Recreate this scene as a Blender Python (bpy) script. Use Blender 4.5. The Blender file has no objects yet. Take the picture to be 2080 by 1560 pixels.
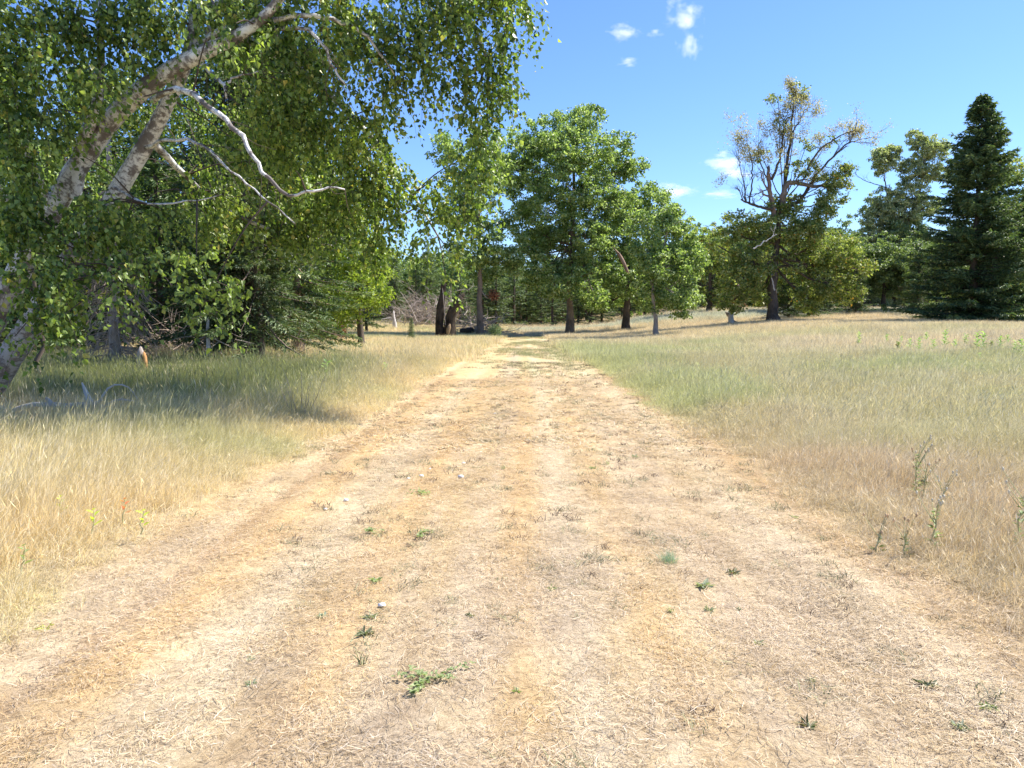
import bpy, math, random
import numpy as np
from mathutils import Vector

rs = np.random.RandomState(7)
random.seed(7)
scene = bpy.context.scene
C = scene.collection
rad = math.radians

# ------------------------------------------------------------------ camera
PITCH = rad(5.2)
CAM = np.array([0.0, 0.0, 1.6])
FPX = 1560.0
cd = bpy.data.cameras.new("camera")
cam = bpy.data.objects.new("camera", cd)
C.objects.link(cam)
cam.location = CAM
cam.rotation_euler = (rad(90) - PITCH, 0, 0)
cd.sensor_width = 36
cd.lens = 36 * FPX / 2080
cd.clip_start = 0.05
cd.clip_end = 6000
scene.camera = cam

# ------------------------------------------------------------------ light
SUN_EL, SUN_AZ = rad(53), rad(70)          # azimuth from +Y (north) towards +X
world = bpy.data.worlds.new("World")
scene.world = world
world.use_nodes = True
wt = world.node_tree
wt.nodes.clear()
wo = wt.nodes.new("ShaderNodeOutputWorld")
bg = wt.nodes.new("ShaderNodeBackground")
sky = wt.nodes.new("ShaderNodeTexSky")
sky.sky_type = 'NISHITA'
sky.sun_disc = False
sky.sun_elevation = SUN_EL
sky.sun_rotation = SUN_AZ
sky.altitude = 200
sky.air_density = 1.0
sky.dust_density = 0.3
sky.ozone_density = 2.6
bg.inputs[1].default_value = 0.15
hsv = wt.nodes.new("ShaderNodeHueSaturation")
hsv.inputs["Saturation"].default_value = 1.05
tint = wt.nodes.new("ShaderNodeMix"); tint.data_type = 'RGBA'; tint.blend_type = 'MULTIPLY'; tint.inputs[0].default_value = 1
tint.inputs[7].default_value = (.50, .60, .80, 1)
wt.links.new(sky.outputs[0], hsv.inputs["Color"])
wt.links.new(hsv.outputs[0], tint.inputs[6])
wt.links.new(tint.outputs[2], bg.inputs[0])
wt.links.new(bg.outputs[0], wo.inputs[0])

sd = bpy.data.lights.new("sun", 'SUN')
sun = bpy.data.objects.new("sun", sd)
C.objects.link(sun)
sd.energy = 5.0
sd.angle = rad(0.53)
sd.color = (1.0, 0.95, 0.87)
sdir = Vector((math.cos(SUN_EL) * math.sin(SUN_AZ), math.cos(SUN_EL) * math.cos(SUN_AZ), math.sin(SUN_EL)))
sun.rotation_euler = sdir.to_track_quat('Z', 'Y').to_euler()
sun.location = (30, 5, 40)

scene.view_settings.view_transform = 'Standard'
scene.view_settings.look = 'None'
scene.view_settings.gamma = 1
scene.view_settings.use_curve_mapping = False
scene.view_settings.exposure = 1.0
cy = scene.cycles
cy.max_bounces = 7
cy.diffuse_bounces = 3
cy.glossy_bounces = 2
cy.transmission_bounces = 4
cy.transparent_max_bounces = 8
cy.volume_bounces = 3
cy.use_denoising = True

# ------------------------------------------------------------------ maths helpers
F_ = np.array([0, math.cos(PITCH), -math.sin(PITCH)])
U_ = np.array([0, math.sin(PITCH), math.cos(PITCH)])
R_ = np.array([1.0, 0, 0])


def P(px, py, d):
    """the place seen at a spot of the photograph, d metres ahead"""
    v = F_ + R_ * ((px - 1040) / FPX) + U_ * ((780 - py) / FPX)
    return CAM + v * (d / v[1])


def sstep(a, b, x):
    t = np.clip((np.asarray(x, float) - a) / (b - a), 0, 1)
    return t * t * (3 - 2 * t)


_tab = np.random.RandomState(3).rand(256, 256)


def vnoise(x, y):
    x = np.asarray(x, float); y = np.asarray(y, float)
    xi = np.floor(x).astype(int); yi = np.floor(y).astype(int)
    fx = x - xi; fy = y - yi
    fx = fx * fx * (3 - 2 * fx); fy = fy * fy * (3 - 2 * fy)
    a = _tab[xi & 255, yi & 255]; b = _tab[(xi + 1) & 255, yi & 255]
    c = _tab[xi & 255, (yi + 1) & 255]; d = _tab[(xi + 1) & 255, (yi + 1) & 255]
    return (a * (1 - fx) + b * fx) * (1 - fy) + (c * (1 - fx) + d * fx) * fy


def fbm(x, y, o=4):
    s = 0; a = 0.5; t = 0
    x = np.asarray(x, float); y = np.asarray(y, float)
    for i in range(o):
        s = s + a * vnoise(x + 17.3 * i, y - 9.1 * i); t += a
        a *= 0.55; x = x * 2.03; y = y * 2.03
    return s / t


def path_rel(x, y):
    """signed place across the track: 0 in the middle, +-1 at its edges"""
    xc = 0.017 * y
    hw = 2.65 - 0.95 * sstep(8, 50, y)
    return (x - xc) / hw


def gz(x, y):
    x = np.asarray(x, float); y = np.asarray(y, float)
    z = 0.95 * sstep(4.5, 21, x) * sstep(16, 48, y)
    z = z + 1.0 * sstep(6, 20, x) * sstep(50, 84, y)
    z = z + 0.45 * sstep(-6, -16, x) * sstep(38, 66, y)
    r = path_rel(x, y)
    a = np.abs(r)
    near = np.clip(1 - y / 70, 0, 1)
    z = z + (-0.05 * sstep(1.15, 0.95, a) + 0.03 * np.exp(-(a * 3.2) ** 2) - .022 * np.exp(-((r + .84) / .045) ** 2) - .03 * np.exp(-((a - .56) / .12) ** 2)) * near
    z = z + 0.05 * (fbm(x * 0.35, y * 0.35, 3) - 0.5) * (0.4 + 0.6 * sstep(1, 1.6, a))
    z = z + 0.018 * (fbm(x * 2.1, y * 2.1, 3) - 0.5)
    far = np.maximum(np.hypot(x, y) - 110, 0)
    z = z + 0.012 * far * 0.15
    return z


def hit(px, py):
    """where the line of sight through a spot of the photograph meets the ground"""
    lo = None
    for d in np.geomspace(2.2, 160, 900):
        p = P(px, py, d)
        if p[2] <= gz(p[0], p[1]):
            return float(p[0]), float(p[1])
    p = P(px, py, 100)
    return float(p[0]), 100.0


# ------------------------------------------------------------------ colours of the ground and the grass
COL = lambda *c: np.array(c, float)


def mixc(a, b, t):
    t = np.asarray(t)[..., None]
    return a * (1 - t) + b * t


def path_colour(x, y):
    r = path_rel(x, y)
    n = fbm(x * 2.4, y * 0.13, 4)
    n2 = fbm(x * 6.5 + 5, y * 1.3, 4)
    ns = fbm(x * .9 + 60, y * .12, 3)
    straw = COL(.61, .455, .25); pale = COL(.69, .56, .37); dust = COL(.52, .41, .28); brown = COL(.44, .28, .15); gold = COL(.65, .455, .23)
    c = mixc(straw + np.zeros(np.shape(x) + (3,)), pale, sstep(.42, .68, n2) * .6)
    nearer = sstep(7, 3, y)
    rr = r + .05 * (fbm(x * .5, y * .16, 3) - .5)
    G = lambda c0, w: np.exp(-((rr - c0) / w) ** 2)
    c = mixc(c, dust, .80 * G(-.17, .10) * sstep(.28, .55, n))
    c = mixc(c, gold, .75 * G(.0, .06))
    c = mixc(c, pale, .9 * G(.115, .05))
    c = mixc(c, pale, .85 * G(-.56, .085) * sstep(.2, .5, n + .1) * sstep(40, 14, y))
    c = mixc(c, gold, .6 * sstep(14, 24, y) * sstep(-.2, -.6, rr))
    c = mixc(c, gold, .8 * G(-.37, .07))
    c = mixc(c, gold, .8 * G(-.74, .06))
    c = mixc(c, brown, .55 * G(-.84, .034) * sstep(.15, .4, fbm(x * .9, y * .2)))
    c = mixc(c, pale * COL(1, .96, .88), .7 * G(-.93, .045))
    c = mixc(c, dust, .5 * G(.42, .14) * sstep(.3, .62, n))
    c = mixc(c, gold, .5 * G(.26, .05) * sstep(.4, .6, ns))
    c = mixc(c, pale, .7 * G(.72, .08) * sstep(.2, .5, n))
    c = mixc(c, brown, .35 * G(.88, .05))
    c = mixc(c, gold, .5 * G(.98, .07))
    c = mixc(c, dust, .5 * sstep(.50, .66, fbm(x * 2.2 + 40, y * .45, 4)) * sstep(15, 4, y))
    c = mixc(c, COL(.57, .47, .35), .35 * nearer * sstep(.3, .6, fbm(x * 1.2 + 12, y * 1.0, 3)))
    # it greens over towards the trees
    g = sstep(17, 29, y + 7 * (n - .5)) * sstep(58, 44, y)
    c = mixc(c, COL(.40, .40, .20), .60 * g * sstep(.35, .6, fbm(x * 1.7, y * .25)) * sstep(1.1, .6, np.abs(rr - .1)))
    return c * (0.9 + .2 * n2)[..., None]


def field_colour(x, y):
    n = fbm(x * .22 + 3, y * .22, 4); m = fbm(x * .9 + 31, y * .9, 3)
    straw = COL(.72, .61, .32); gold = COL(.76, .61, .33); green = COL(.47, .49, .21); tan = COL(.62, .48, .285); grey = COL(.64, .57, .37)
    left = x < 0
    base = np.zeros(np.shape(x) + (3,)) + straw
    base = mixc(base, gold, sstep(.4, .65, m) * .8)
    gl = .55 * sstep(.45, .68, n) + .55 * sstep(-4.5, -7.5, x) * sstep(9, 5, y) + .75 * sstep(10.5, 13, y + .3 * x + 1) * sstep(-2.6, -5, x) * sstep(26, 20, y)  # last term greens the grass over the area of the birch shade
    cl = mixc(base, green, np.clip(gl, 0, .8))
    shade_green = sstep(10.5, 13, y + .3 * x + 1) * sstep(-2.6, -5, x) * sstep(24, 19, y)  # birch shade painted into the grass colour, along with greener growth there
    cl = mixc(cl, COL(.24, .27, .08), .75 * shade_green)
    # right hand: tan verge, greener middle ground, tan strip further off
    cr = mixc(base * COL(.96, .95, 1.0), grey, .55 * sstep(.3, .6, m))
    verge = sstep(14.5, 8.5, y + .6 * (x - 3) + 8 * (n - .5))
    gr = sstep(.36, .6, fbm(x * .3 + 8, y * .25, 3))
    cr = mixc(cr, green * 1.08, np.clip((.30 + .5 * gr) * (1 - verge) * sstep(60, 32, y), 0, .8))
    cr = mixc(cr, tan, verge * (.55 + .35 * m) * (.6 + .4 * sstep(.35, .6, fbm(x * 1.3 + 3, y * 1.3, 3))))
    strip = sstep(24, 27, y) * sstep(41, 35, y) * sstep(8, 13, x)
    cr = mixc(cr, COL(.71, .58, .38), .65 * strip)
    cr = mixc(cr, COL(.74, .60, .36), .6 * sstep(36, 44, y))
    cr = mixc(cr, COL(.50, .55, .40), .7 * sstep(60, 66, y) * sstep(84, 78, y) * sstep(.35, .5, fbm(x * .1, y * .2, 2)))
    c = np.where(np.asarray(left)[..., None], cl, cr)
    return c * (0.88 + .24 * m)[..., None]


# ------------------------------------------------------------------ mesh helpers
def mesh_np(name, V, faces, mats, uv=None, col=None, smooth=False, fmat=None):
    """faces: list of (N,k) arrays"""
    V = np.asarray(V, np.float32).reshape(-1, 3)
    me = bpy.data.meshes.new(name)
    faces = [np.asarray(f, np.int32) for f in faces if len(f)]
    me.vertices.add(len(V)); me.vertices.foreach_set("co", V.ravel())
    idx = np.concatenate([f.ravel() for f in faces])
    sizes = np.concatenate([np.full(len(f), f.shape[1], np.int32) for f in faces])
    me.loops.add(len(idx)); me.loops.foreach_set("vertex_index", idx)
    me.polygons.add(len(sizes))
    me.polygons.foreach_set("loop_start", np.concatenate([[0], np.cumsum(sizes)[:-1]]).astype(np.int32))
    if fmat is not None:
        me.polygons.foreach_set("material_index", np.asarray(fmat, np.int32))
    if smooth:
        me.polygons.foreach_set("use_smooth", np.ones(len(sizes), bool))
    if uv is not None:
        l = me.uv_layers.new(name="UVMap")
        l.data.foreach_set("uv", np.asarray(uv, np.float32)[idx].ravel())
    if col is not None:
        a = me.color_attributes.new("tint", 'FLOAT_COLOR', 'POINT')
        c4 = np.ones((len(V), 4), np.float32); c4[:, :3] = col
        a.data.foreach_set("color", c4.ravel())
    for m in (mats if isinstance(mats, (list, tuple)) else [mats]):
        me.materials.append(m)
    me.update(calc_edges=True)
    return me


def link(name, me, parent=None):
    o = bpy.data.objects.new(name, me)
    C.objects.link(o)
    if parent is not None:
        o.parent = parent
    return o


def tag(o, label=None, cat=None, group=None, kind=None):
    if label: o['label'] = label
    if cat: o['category'] = cat
    if group: o['group'] = group
    if kind: o['kind'] = kind
    return o


def thing(name, loc, label, cat, group=None):
    o = bpy.data.objects.new(name, None)
    C.objects.link(o)
    o.location = (float(loc[0]), float(loc[1]), float(loc[2]))
    o.empty_display_size = .2
    return tag(o, label, cat, group)


def dup(root, loc, rz, sc, label, group=None, name=None):
    def cp(o, parent):
        c = o.copy(); C.objects.link(c)
        if parent is not None: c.parent = parent
        for ch in o.children: cp(ch, c)
        return c
    r = cp(root, None)
    if name: r.name = name
    r.location = (float(loc[0]), float(loc[1]), float(loc[2])); r.rotation_euler = (0, 0, rz)
    r.scale = (sc if isinstance(sc, tuple) else (sc, sc, sc))
    r['label'] = label
    if group: r['group'] = group
    return r


class Tubes:
    """collects tapering tubes with a uv (around, metres along)"""
    def __init__(s): s.V = []; s.Q = []; s.T = []; s.uv = []; s.n = 0

    def add(s, pts, radii, sides=6, rough=0.0, cap=True):
        pts = np.asarray(pts, float); k = len(pts)
        radii = np.broadcast_to(np.asarray(radii, float), (k,))
        tan = np.gradient(pts, axis=0); tan /= (np.linalg.norm(tan, axis=1, keepdims=True) + 1e-9)
        ref = np.array([0, 0, 1.0]) if abs(tan[0][2]) < .8 else np.array([0, 1.0, 0])
        ln = np.concatenate([[0], np.cumsum(np.linalg.norm(np.diff(pts, axis=0), axis=1))])
        a = np.linspace(0, 2 * math.pi, sides, endpoint=False)
        nrm = None
        for i in range(k):
            if nrm is None: nrm = np.cross(tan[i], ref)
            nrm = nrm - tan[i] * np.dot(nrm, tan[i]); nrm /= (np.linalg.norm(nrm) + 1e-9)
            b = np.cross(tan[i], nrm)
            rr = radii[i] * (1 + rough * (rs.rand(sides) - .5) * 2)
            ring = pts[i] + (np.cos(a) * rr)[:, None] * nrm + (np.sin(a) * rr)[:, None] * b
            s.V.append(ring)
            s.uv.append(np.stack([a / (2 * math.pi), np.full(sides, ln[i])], 1))
        j = np.arange(sides); j2 = (j + 1) % sides
        for i in range(k - 1):
            o = s.n + i * sides
            s.Q.append(np.stack([o + j, o + j2, o + sides + j2, o + sides + j], 1))
        if cap:
            o = s.n + (k - 1) * sides
            s.V.append(pts[-1:] + tan[-1:] * radii[-1] * .5); s.uv.append(np.array([[.5, ln[-1]]]))
            c = s.n + k * sides
            s.T.append(np.stack([o + j, o + j2, np.full(sides, c)], 1))
            s.n += 1
        s.n += k * sides

    def mesh(s, name, mat, origin=(0, 0, 0)):
        V = np.concatenate(s.V) - np.asarray(origin, float)
        fs = []
        if s.Q: fs.append(np.concatenate(s.Q))
        if s.T: fs.append(np.concatenate(s.T))
        return mesh_np(name, V, fs, mat, uv=np.concatenate(s.uv), smooth=True)


def curve(pts, n=12):
    """smooth line through the given points (Catmull-Rom)"""
    p = np.asarray(pts, float)
    if len(p) < 3:
        t = np.linspace(0, 1, n)[:, None]
        return p[0] * (1 - t) + p[-1] * t
    q = np.vstack([2 * p[0] - p[1], p, 2 * p[-1] - p[-2]])
    out = []
    seg = len(p) - 1
    for u in np.linspace(0, seg - 1e-6, n):
        i = int(u); t = u - i
        a, b, c, d = q[i:i + 4]
        out.append(.5 * ((2 * b) + (-a + c) * t + (2 * a - 5 * b + 4 * c - d) * t * t + (-a + 3 * b - 3 * c + d) * t ** 3))
    return np.array(out)


def wiggle(pts, amp):
    p = np.array(pts, float)
    n = len(p)
    w = np.zeros_like(p); w[1:-1] = rs.randn(n - 2, 3) * amp
    return p + w


def unit(n):
    v = rs.randn(n, 3)
    return v / np.linalg.norm(v, axis=1, keepdims=True)


def leaf_arrays(pos, axis, nrm, L, W, fold=.25, hexa=False):
    """leaves folded along the midrib: base, sides, tip"""
    n = len(pos)
    axis = axis / (np.linalg.norm(axis, axis=1, keepdims=True) + 1e-9)
    side = np.cross(axis, nrm); side /= (np.linalg.norm(side, axis=1, keepdims=True) + 1e-9)
    nn = np.cross(side, axis)
    L = np.broadcast_to(L, (n,))[:, None]; W = np.broadcast_to(W, (n,))[:, None]
    b = pos; t = pos + axis * L - nn * L * .12
    up = nn * W * fold
    if not hexa:
        l = pos + axis * L * .42 + side * W * .5 + up
        r = pos + axis * L * .42 - side * W * .5 + up
        V = np.stack([b, r, t, l], 1).reshape(-1, 3)
        o = np.arange(n)[:, None] * 4
        T = np.concatenate([o + [0, 1, 2], o + [0, 2, 3]])
        return V, T
    l1 = pos + axis * L * .22 + side * W * .46 + up
    r1 = pos + axis * L * .22 - side * W * .46 + up
    l2 = pos + axis * L * .58 + side * W * .40 + up * .8
    r2 = pos + axis * L * .58 - side * W * .40 + up * .8
    V = np.stack([b, r1, r2, t, l2, l1], 1).reshape(-1, 3)
    o = np.arange(n)[:, None] * 6
    T = np.concatenate([o + [0, 1, 2], o + [0, 2, 3], o + [0, 3, 4], o + [0, 4, 5]])
    return V, T


# ------------------------------------------------------------------ materials
def nodes(name):
    m = bpy.data.materials.new(name); m.use_nodes = True
    t = m.node_tree; t.nodes.clear()
    out = t.nodes.new("ShaderNodeOutputMaterial")
    return m, t, out


def ramp(t, stops, interp='LINEAR'):
    r = t.nodes.new("ShaderNodeValToRGB"); r.color_ramp.interpolation = interp
    e = r.color_ramp.elements
    while len(e) < len(stops): e.new(.5)
    for i, (p, c) in enumerate(stops):
        e[i].position = p; e[i].color = (*c, 1)
    return r


def leaf_material(name, dark, mid, light, rare=None, transl=.42, gloss=.35, rough=.45, tcol=(1.25, 1.35, .55)):
    m, t, out = nodes(name)
    N = t.nodes.new; K = t.links.new
    geo = N("ShaderNodeNewGeometry")
    stops = [(0, dark), (.45, mid), (.9, light)]
    if rare: stops = [(0, dark), (.4, mid), (.86, light), (.955, light), (.985, rare)]
    r = ramp(t, stops); K(geo.outputs["Random Per Island"], r.inputs[0])
    tc = N("ShaderNodeTexCoord"); nz = N("ShaderNodeTexNoise"); nz.inputs["Scale"].default_value = .9; nz.inputs["Detail"].default_value = 3
    K(tc.outputs["Object"], nz.inputs["Vector"])
    hs = N("ShaderNodeHueSaturation"); K(r.outputs[0], hs.inputs["Color"])
    mr = N("ShaderNodeMapRange"); mr.inputs[1].default_value = .3; mr.inputs[2].default_value = .7; mr.inputs[3].default_value = .72; mr.inputs[4].default_value = 1.3
    K(nz.outputs[0], mr.inputs[0]); K(mr.outputs[0], hs.inputs["Value"])
    mh = N("ShaderNodeMapRange"); mh.inputs[1].default_value = .3; mh.inputs[2].default_value = .7; mh.inputs[3].default_value = .515; mh.inputs[4].default_value = .485
    K(nz.outputs[0], mh.inputs[0]); K(mh.outputs[0], hs.inputs["Hue"])
    p = N("ShaderNodeBsdfPrincipled"); p.inputs["Roughness"].default_value = rough
    p.inputs["Specular IOR Level"].default_value = gloss
    K(hs.outputs[0], p.inputs["Base Color"])
    tr = N("ShaderNodeBsdfTranslucent")
    mu = N("ShaderNodeMix"); mu.data_type = 'RGBA'; mu.blend_type = 'MULTIPLY'; mu.inputs[0].default_value = 1
    K(hs.outputs[0], mu.inputs[6]); mu.inputs[7].default_value = (*tcol, 1)
    K(mu.outputs[2], tr.inputs[0])
    mx = N("ShaderNodeMixShader"); mx.inputs[0].default_value = transl
    K(p.outputs[0], mx.inputs[1]); K(tr.outputs[0], mx.inputs[2]); K(mx.outputs[0], out.inputs[0])
    return m


def bark_material(name, c1, c2, scale=(6, 1.5), bump=.6, spots=None):
    m, t, out = nodes(name)
    N = t.nodes.new; K = t.links.new
    uv = N("ShaderNodeUVMap"); mp = N("ShaderNodeMapping"); mp.inputs["Scale"].default_value = (scale[0], scale[1], 1)
    K(uv.outputs[0], mp.inputs[0])
    tc = N("ShaderNodeTexCoord")
    nz = N("ShaderNodeTexNoise"); nz.inputs["Scale"].default_value = 3; nz.inputs["Detail"].default_value = 8; nz.inputs["Roughness"].default_value = .7
    K(mp.outputs[0], nz.inputs["Vector"])
    nb = N("ShaderNodeTexNoise"); nb.inputs["Scale"].default_value = 1.3; nb.inputs["Detail"].default_value = 4
    K(tc.outputs["Object"], nb.inputs["Vector"])
    ad = N("ShaderNodeMath"); ad.operation = 'ADD'; K(nz.outputs[0], ad.inputs[0]); K(nb.outputs[0], ad.inputs[1])
    r = ramp(t, [(.35, c1), (.62, c2)]);
    hf = N("ShaderNodeMath"); hf.operation = 'MULTIPLY'; hf.inputs[1].default_value = .5
    K(ad.outputs[0], hf.inputs[0]); K(hf.outputs[0], r.inputs[0])
    p = N("ShaderNodeBsdfPrincipled"); p.inputs["Roughness"].default_value = .9; p.inputs["Specular IOR Level"].default_value = .15
    K(r.outputs[0], p.inputs["Base Color"])
    bp = N("ShaderNodeBump"); bp.inputs["Strength"].default_value = bump; bp.inputs["Distance"].default_value = .03
    K(nz.outputs[0], bp.inputs["Height"]); K(bp.outputs[0], p.inputs["Normal"])
    K(p.outputs[0], out.inputs[0])
    return m


def birch_material():
    m, t, out = nodes("birch_bark")
    N = t.nodes.new; K = t.links.new
    uv = N("ShaderNodeUVMap")
    mp = N("ShaderNodeMapping"); mp.inputs["Scale"].default_value = (3.2, 7, 1); K(uv.outputs[0], mp.inputs[0])
    n1 = N("ShaderNodeTexNoise"); n1.inputs["Scale"].default_value = 1.6; n1.inputs["Detail"].default_value = 6; n1.inputs["Roughness"].default_value = .65
    K(mp.outputs[0], n1.inputs["Vector"])
    tc = N("ShaderNodeTexCoord")
    n2 = N("ShaderNodeTexNoise"); n2.inputs["Scale"].default_value = 3.2; n2.inputs["Detail"].default_value = 6; n2.inputs["Roughness"].default_value = .7
    K(tc.outputs["Object"], n2.inputs["Vector"])
    base = ramp(t, [(.35, (.46, .40, .36)), (.5, (.68, .66, .63)), (.66, (.82, .82, .81))]); K(n2.outputs[0], base.inputs[0])
    dk = ramp(t, [(.40, (1, 1, 1)), (.50, (0, 0, 0))]); K(n1.outputs[0], dk.inputs[0])
    dk2 = ramp(t, [(.44, (1, 1, 1)), (.50, (0, 0, 0))]); K(n2.outputs[0], dk2.inputs[0])
    mxm = N("ShaderNodeMath"); mxm.operation = 'MAXIMUM'; K(dk.outputs[0], mxm.inputs[0]); K(dk2.outputs[0], mxm.inputs[1])
    mul = N("ShaderNodeMath"); mul.operation = 'MULTIPLY'; mul.inputs[1].default_value = .8; K(mxm.outputs[0], mul.inputs[0])
    mix = N("ShaderNodeMix"); mix.data_type = 'RGBA'; K(mul.outputs[0], mix.inputs[0]); K(base.outputs[0], mix.inputs[6]); mix.inputs[7].default_value = (.07, .05, .045, 1)
    sx = N("ShaderNodeSeparateXYZ"); K(tc.outputs["Object"], sx.inputs[0])
    lo = N("ShaderNodeMapRange"); lo.inputs[1].default_value = 1.0; lo.inputs[2].default_value = 3.2; lo.inputs[3].default_value = .62; lo.inputs[4].default_value = 0  # low stem painted darker for the shade there, and for rough old bark
    K(sx.outputs[2], lo.inputs[0])
    mix2 = N("ShaderNodeMix"); mix2.data_type = 'RGBA'; K(lo.outputs[0], mix2.inputs[0]); K(mix.outputs[2], mix2.inputs[6]); mix2.inputs[7].default_value = (.17, .14, .12, 1)
    p = N("ShaderNodeBsdfPrincipled"); p.inputs["Roughness"].default_value = .75; K(mix2.outputs[2], p.inputs["Base Color"])
    bp = N("ShaderNodeBump"); bp.inputs["Strength"].default_value = .5; bp.inputs["Distance"].default_value = .02
    K(n1.outputs[0], bp.inputs["Height"]); K(bp.outputs[0], p.inputs["Normal"])
    K(p.outputs[0], out.inputs[0])
    return m


def grass_material(name, instanced=True, transl=.35, vary=(.62, 1.35)):
    m, t, out = nodes(name)
    N = t.nodes.new; K = t.links.new
    at = N("ShaderNodeAttribute"); at.attribute_type = 'INSTANCER' if instanced else 'GEOMETRY'; at.attribute_name = "tint"
    geo = N("ShaderNodeNewGeometry")
    hs = N("ShaderNodeHueSaturation"); K(at.outputs["Color"], hs.inputs["Color"])
    mr = N("ShaderNodeMapRange"); mr.inputs[3].default_value = vary[0]; mr.inputs[4].default_value = vary[1]
    K(geo.outputs["Random Per Island"], mr.inputs[0]); K(mr.outputs[0], hs.inputs["Value"])
    ml = N("ShaderNodeMath"); ml.operation = 'MULTIPLY'; ml.inputs[1].default_value = 7.31
    fr = N("ShaderNodeMath"); fr.operation = 'FRACT'
    K(geo.outputs["Random Per Island"], ml.inputs[0]); K(ml.outputs[0], fr.inputs[0])
    ms = N("ShaderNodeMapRange"); ms.inputs[3].default_value = .6; ms.inputs[4].default_value = 1.15
    K(fr.outputs[0], ms.inputs[0]); K(ms.outputs[0], hs.inputs["Saturation"])
    d = N("ShaderNodeBsdfDiffuse"); K(hs.outputs[0], d.inputs[0])
    tr = N("ShaderNodeBsdfTranslucent"); K(hs.outputs[0], tr.inputs[0])
    mx = N("ShaderNodeMixShader"); mx.inputs[0].default_value = transl
    K(d.outputs[0], mx.inputs[1]); K(tr.outputs[0], mx.inputs[2]); K(mx.outputs[0], out.inputs[0])
    return m


def plain(name, c, rough=.85, spec=.2, var=.25, scale=8):
    m, t, out = nodes(name)
    N = t.nodes.new; K = t.links.new
    tc = N("ShaderNodeTexCoord"); nz = N("ShaderNodeTexNoise"); nz.inputs["Scale"].default_value = scale; nz.inputs["Detail"].default_value = 5
    K(tc.outputs["Object"], nz.inputs["Vector"])
    c = np.array(c)
    r = ramp(t, [(.3, tuple(c * (1 - var))), (.7, tuple(np.minimum(c * (1 + var), .95)))]); K(nz.outputs[0], r.inputs[0])
    p = N("ShaderNodeBsdfPrincipled"); p.inputs["Roughness"].default_value = rough; p.inputs["Specular IOR Level"].default_value = spec
    K(r.outputs[0], p.inputs["Base Color"]); K(p.outputs[0], out.inputs[0])
    return m


M_BIRCH = birch_material()
M_BIRCH_LEAF = leaf_material("birch_leaves", (.05, .09, .02), (.14, .215, .045), (.34, .43, .12), rare=(.5, .45, .12), transl=.44, gloss=.45, rough=.38)
M_OAK_LEAF = leaf_material("oak_leaves", (.11, .17, .045), (.22, .31, .10), (.46, .54, .31), transl=.48, gloss=.4, rough=.42)
M_OAK_GREY = leaf_material("grey_green_leaves", (.17, .21, .10), (.31, .36, .20), (.56, .58, .42), transl=.45, gloss=.4, rough=.42)
M_OAK_YEL = leaf_material("yellow_green_leaves", (.12, .17, .035), (.23, .29, .08), (.42, .44, .20), rare=(.40, .22, .05), transl=.42)
M_LIME = leaf_material("lime_leaves", (.16, .235, .035), (.28, .37, .06), (.42, .49, .11), transl=.45)
M_FIR = leaf_material("fir_needles", (.04, .08, .025), (.07, .125, .042), (.14, .20, .08), transl=.2, gloss=.3, rough=.5)
M_SPRUCE = leaf_material("spruce_needles", (.06, .09, .035), (.10, .15, .06), (.19, .235, .11), rare=(.25, .19, .10), transl=.2, gloss=.3, rough=.5)
M_SPRUCE2 = leaf_material("greener_spruce_needles", (.07, .115, .04), (.12, .185, .07), (.22, .29, .13), transl=.25, gloss=.3, rough=.5)  # paler and greener than the other spruce needles
M_FARFIR = leaf_material("far_needles", (.08, .125, .055), (.13, .19, .085), (.22, .28, .15), transl=.25)
M_BIGSPRUCE = leaf_material("big_spruce_needles", (.05, .09, .035), (.10, .16, .065), (.21, .28, .14), rare=(.27, .25, .13), transl=.28, gloss=.3, rough=.5)
M_BLUEFIR = leaf_material("soft_green_needles", (.09, .14, .06), (.14, .21, .095), (.23, .31, .15), transl=.25)
M_FARLEAF = leaf_material("far_leaves", (.11, .16, .06), (.18, .245, .10), (.30, .36, .18), transl=.35)
M_RUST = leaf_material("rusty_needles", (.14, .06, .03), (.25, .11, .06), (.35, .18, .1), transl=.2)
M_BARK = bark_material("oak_bark", (.10, .075, .055), (.27, .21, .165))
M_DBARK = bark_material("dark_bark", (.05, .04, .032), (.16, .125, .10))
M_PBARK = bark_material("reddish_bark", (.16, .10, .075), (.36, .25, .19))
M_DEAD = bark_material("weathered_wood", (.24, .19, .16), (.50, .43, .38))
M_PALE = bark_material("pale_wood", (.42, .38, .36), (.72, .68, .66))
M_CHAR = bark_material("burnt_wood", (.012, .010, .009), (.09, .068, .05), scale=(4, 1))
M_TANTWIG = bark_material("tan_twigs", (.30, .22, .17), (.56, .45, .36))
M_TAN = bark_material("tan_wood", (.18, .12, .07), (.36, .26, .15))
M_ORANGE = bark_material("orange_wood", (.42, .20, .08), (.66, .36, .15))
M_GRASS = grass_material("field_grass")
M_LITTER = grass_material("straw", transl=.2, vary=(.6, 1.3))

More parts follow.
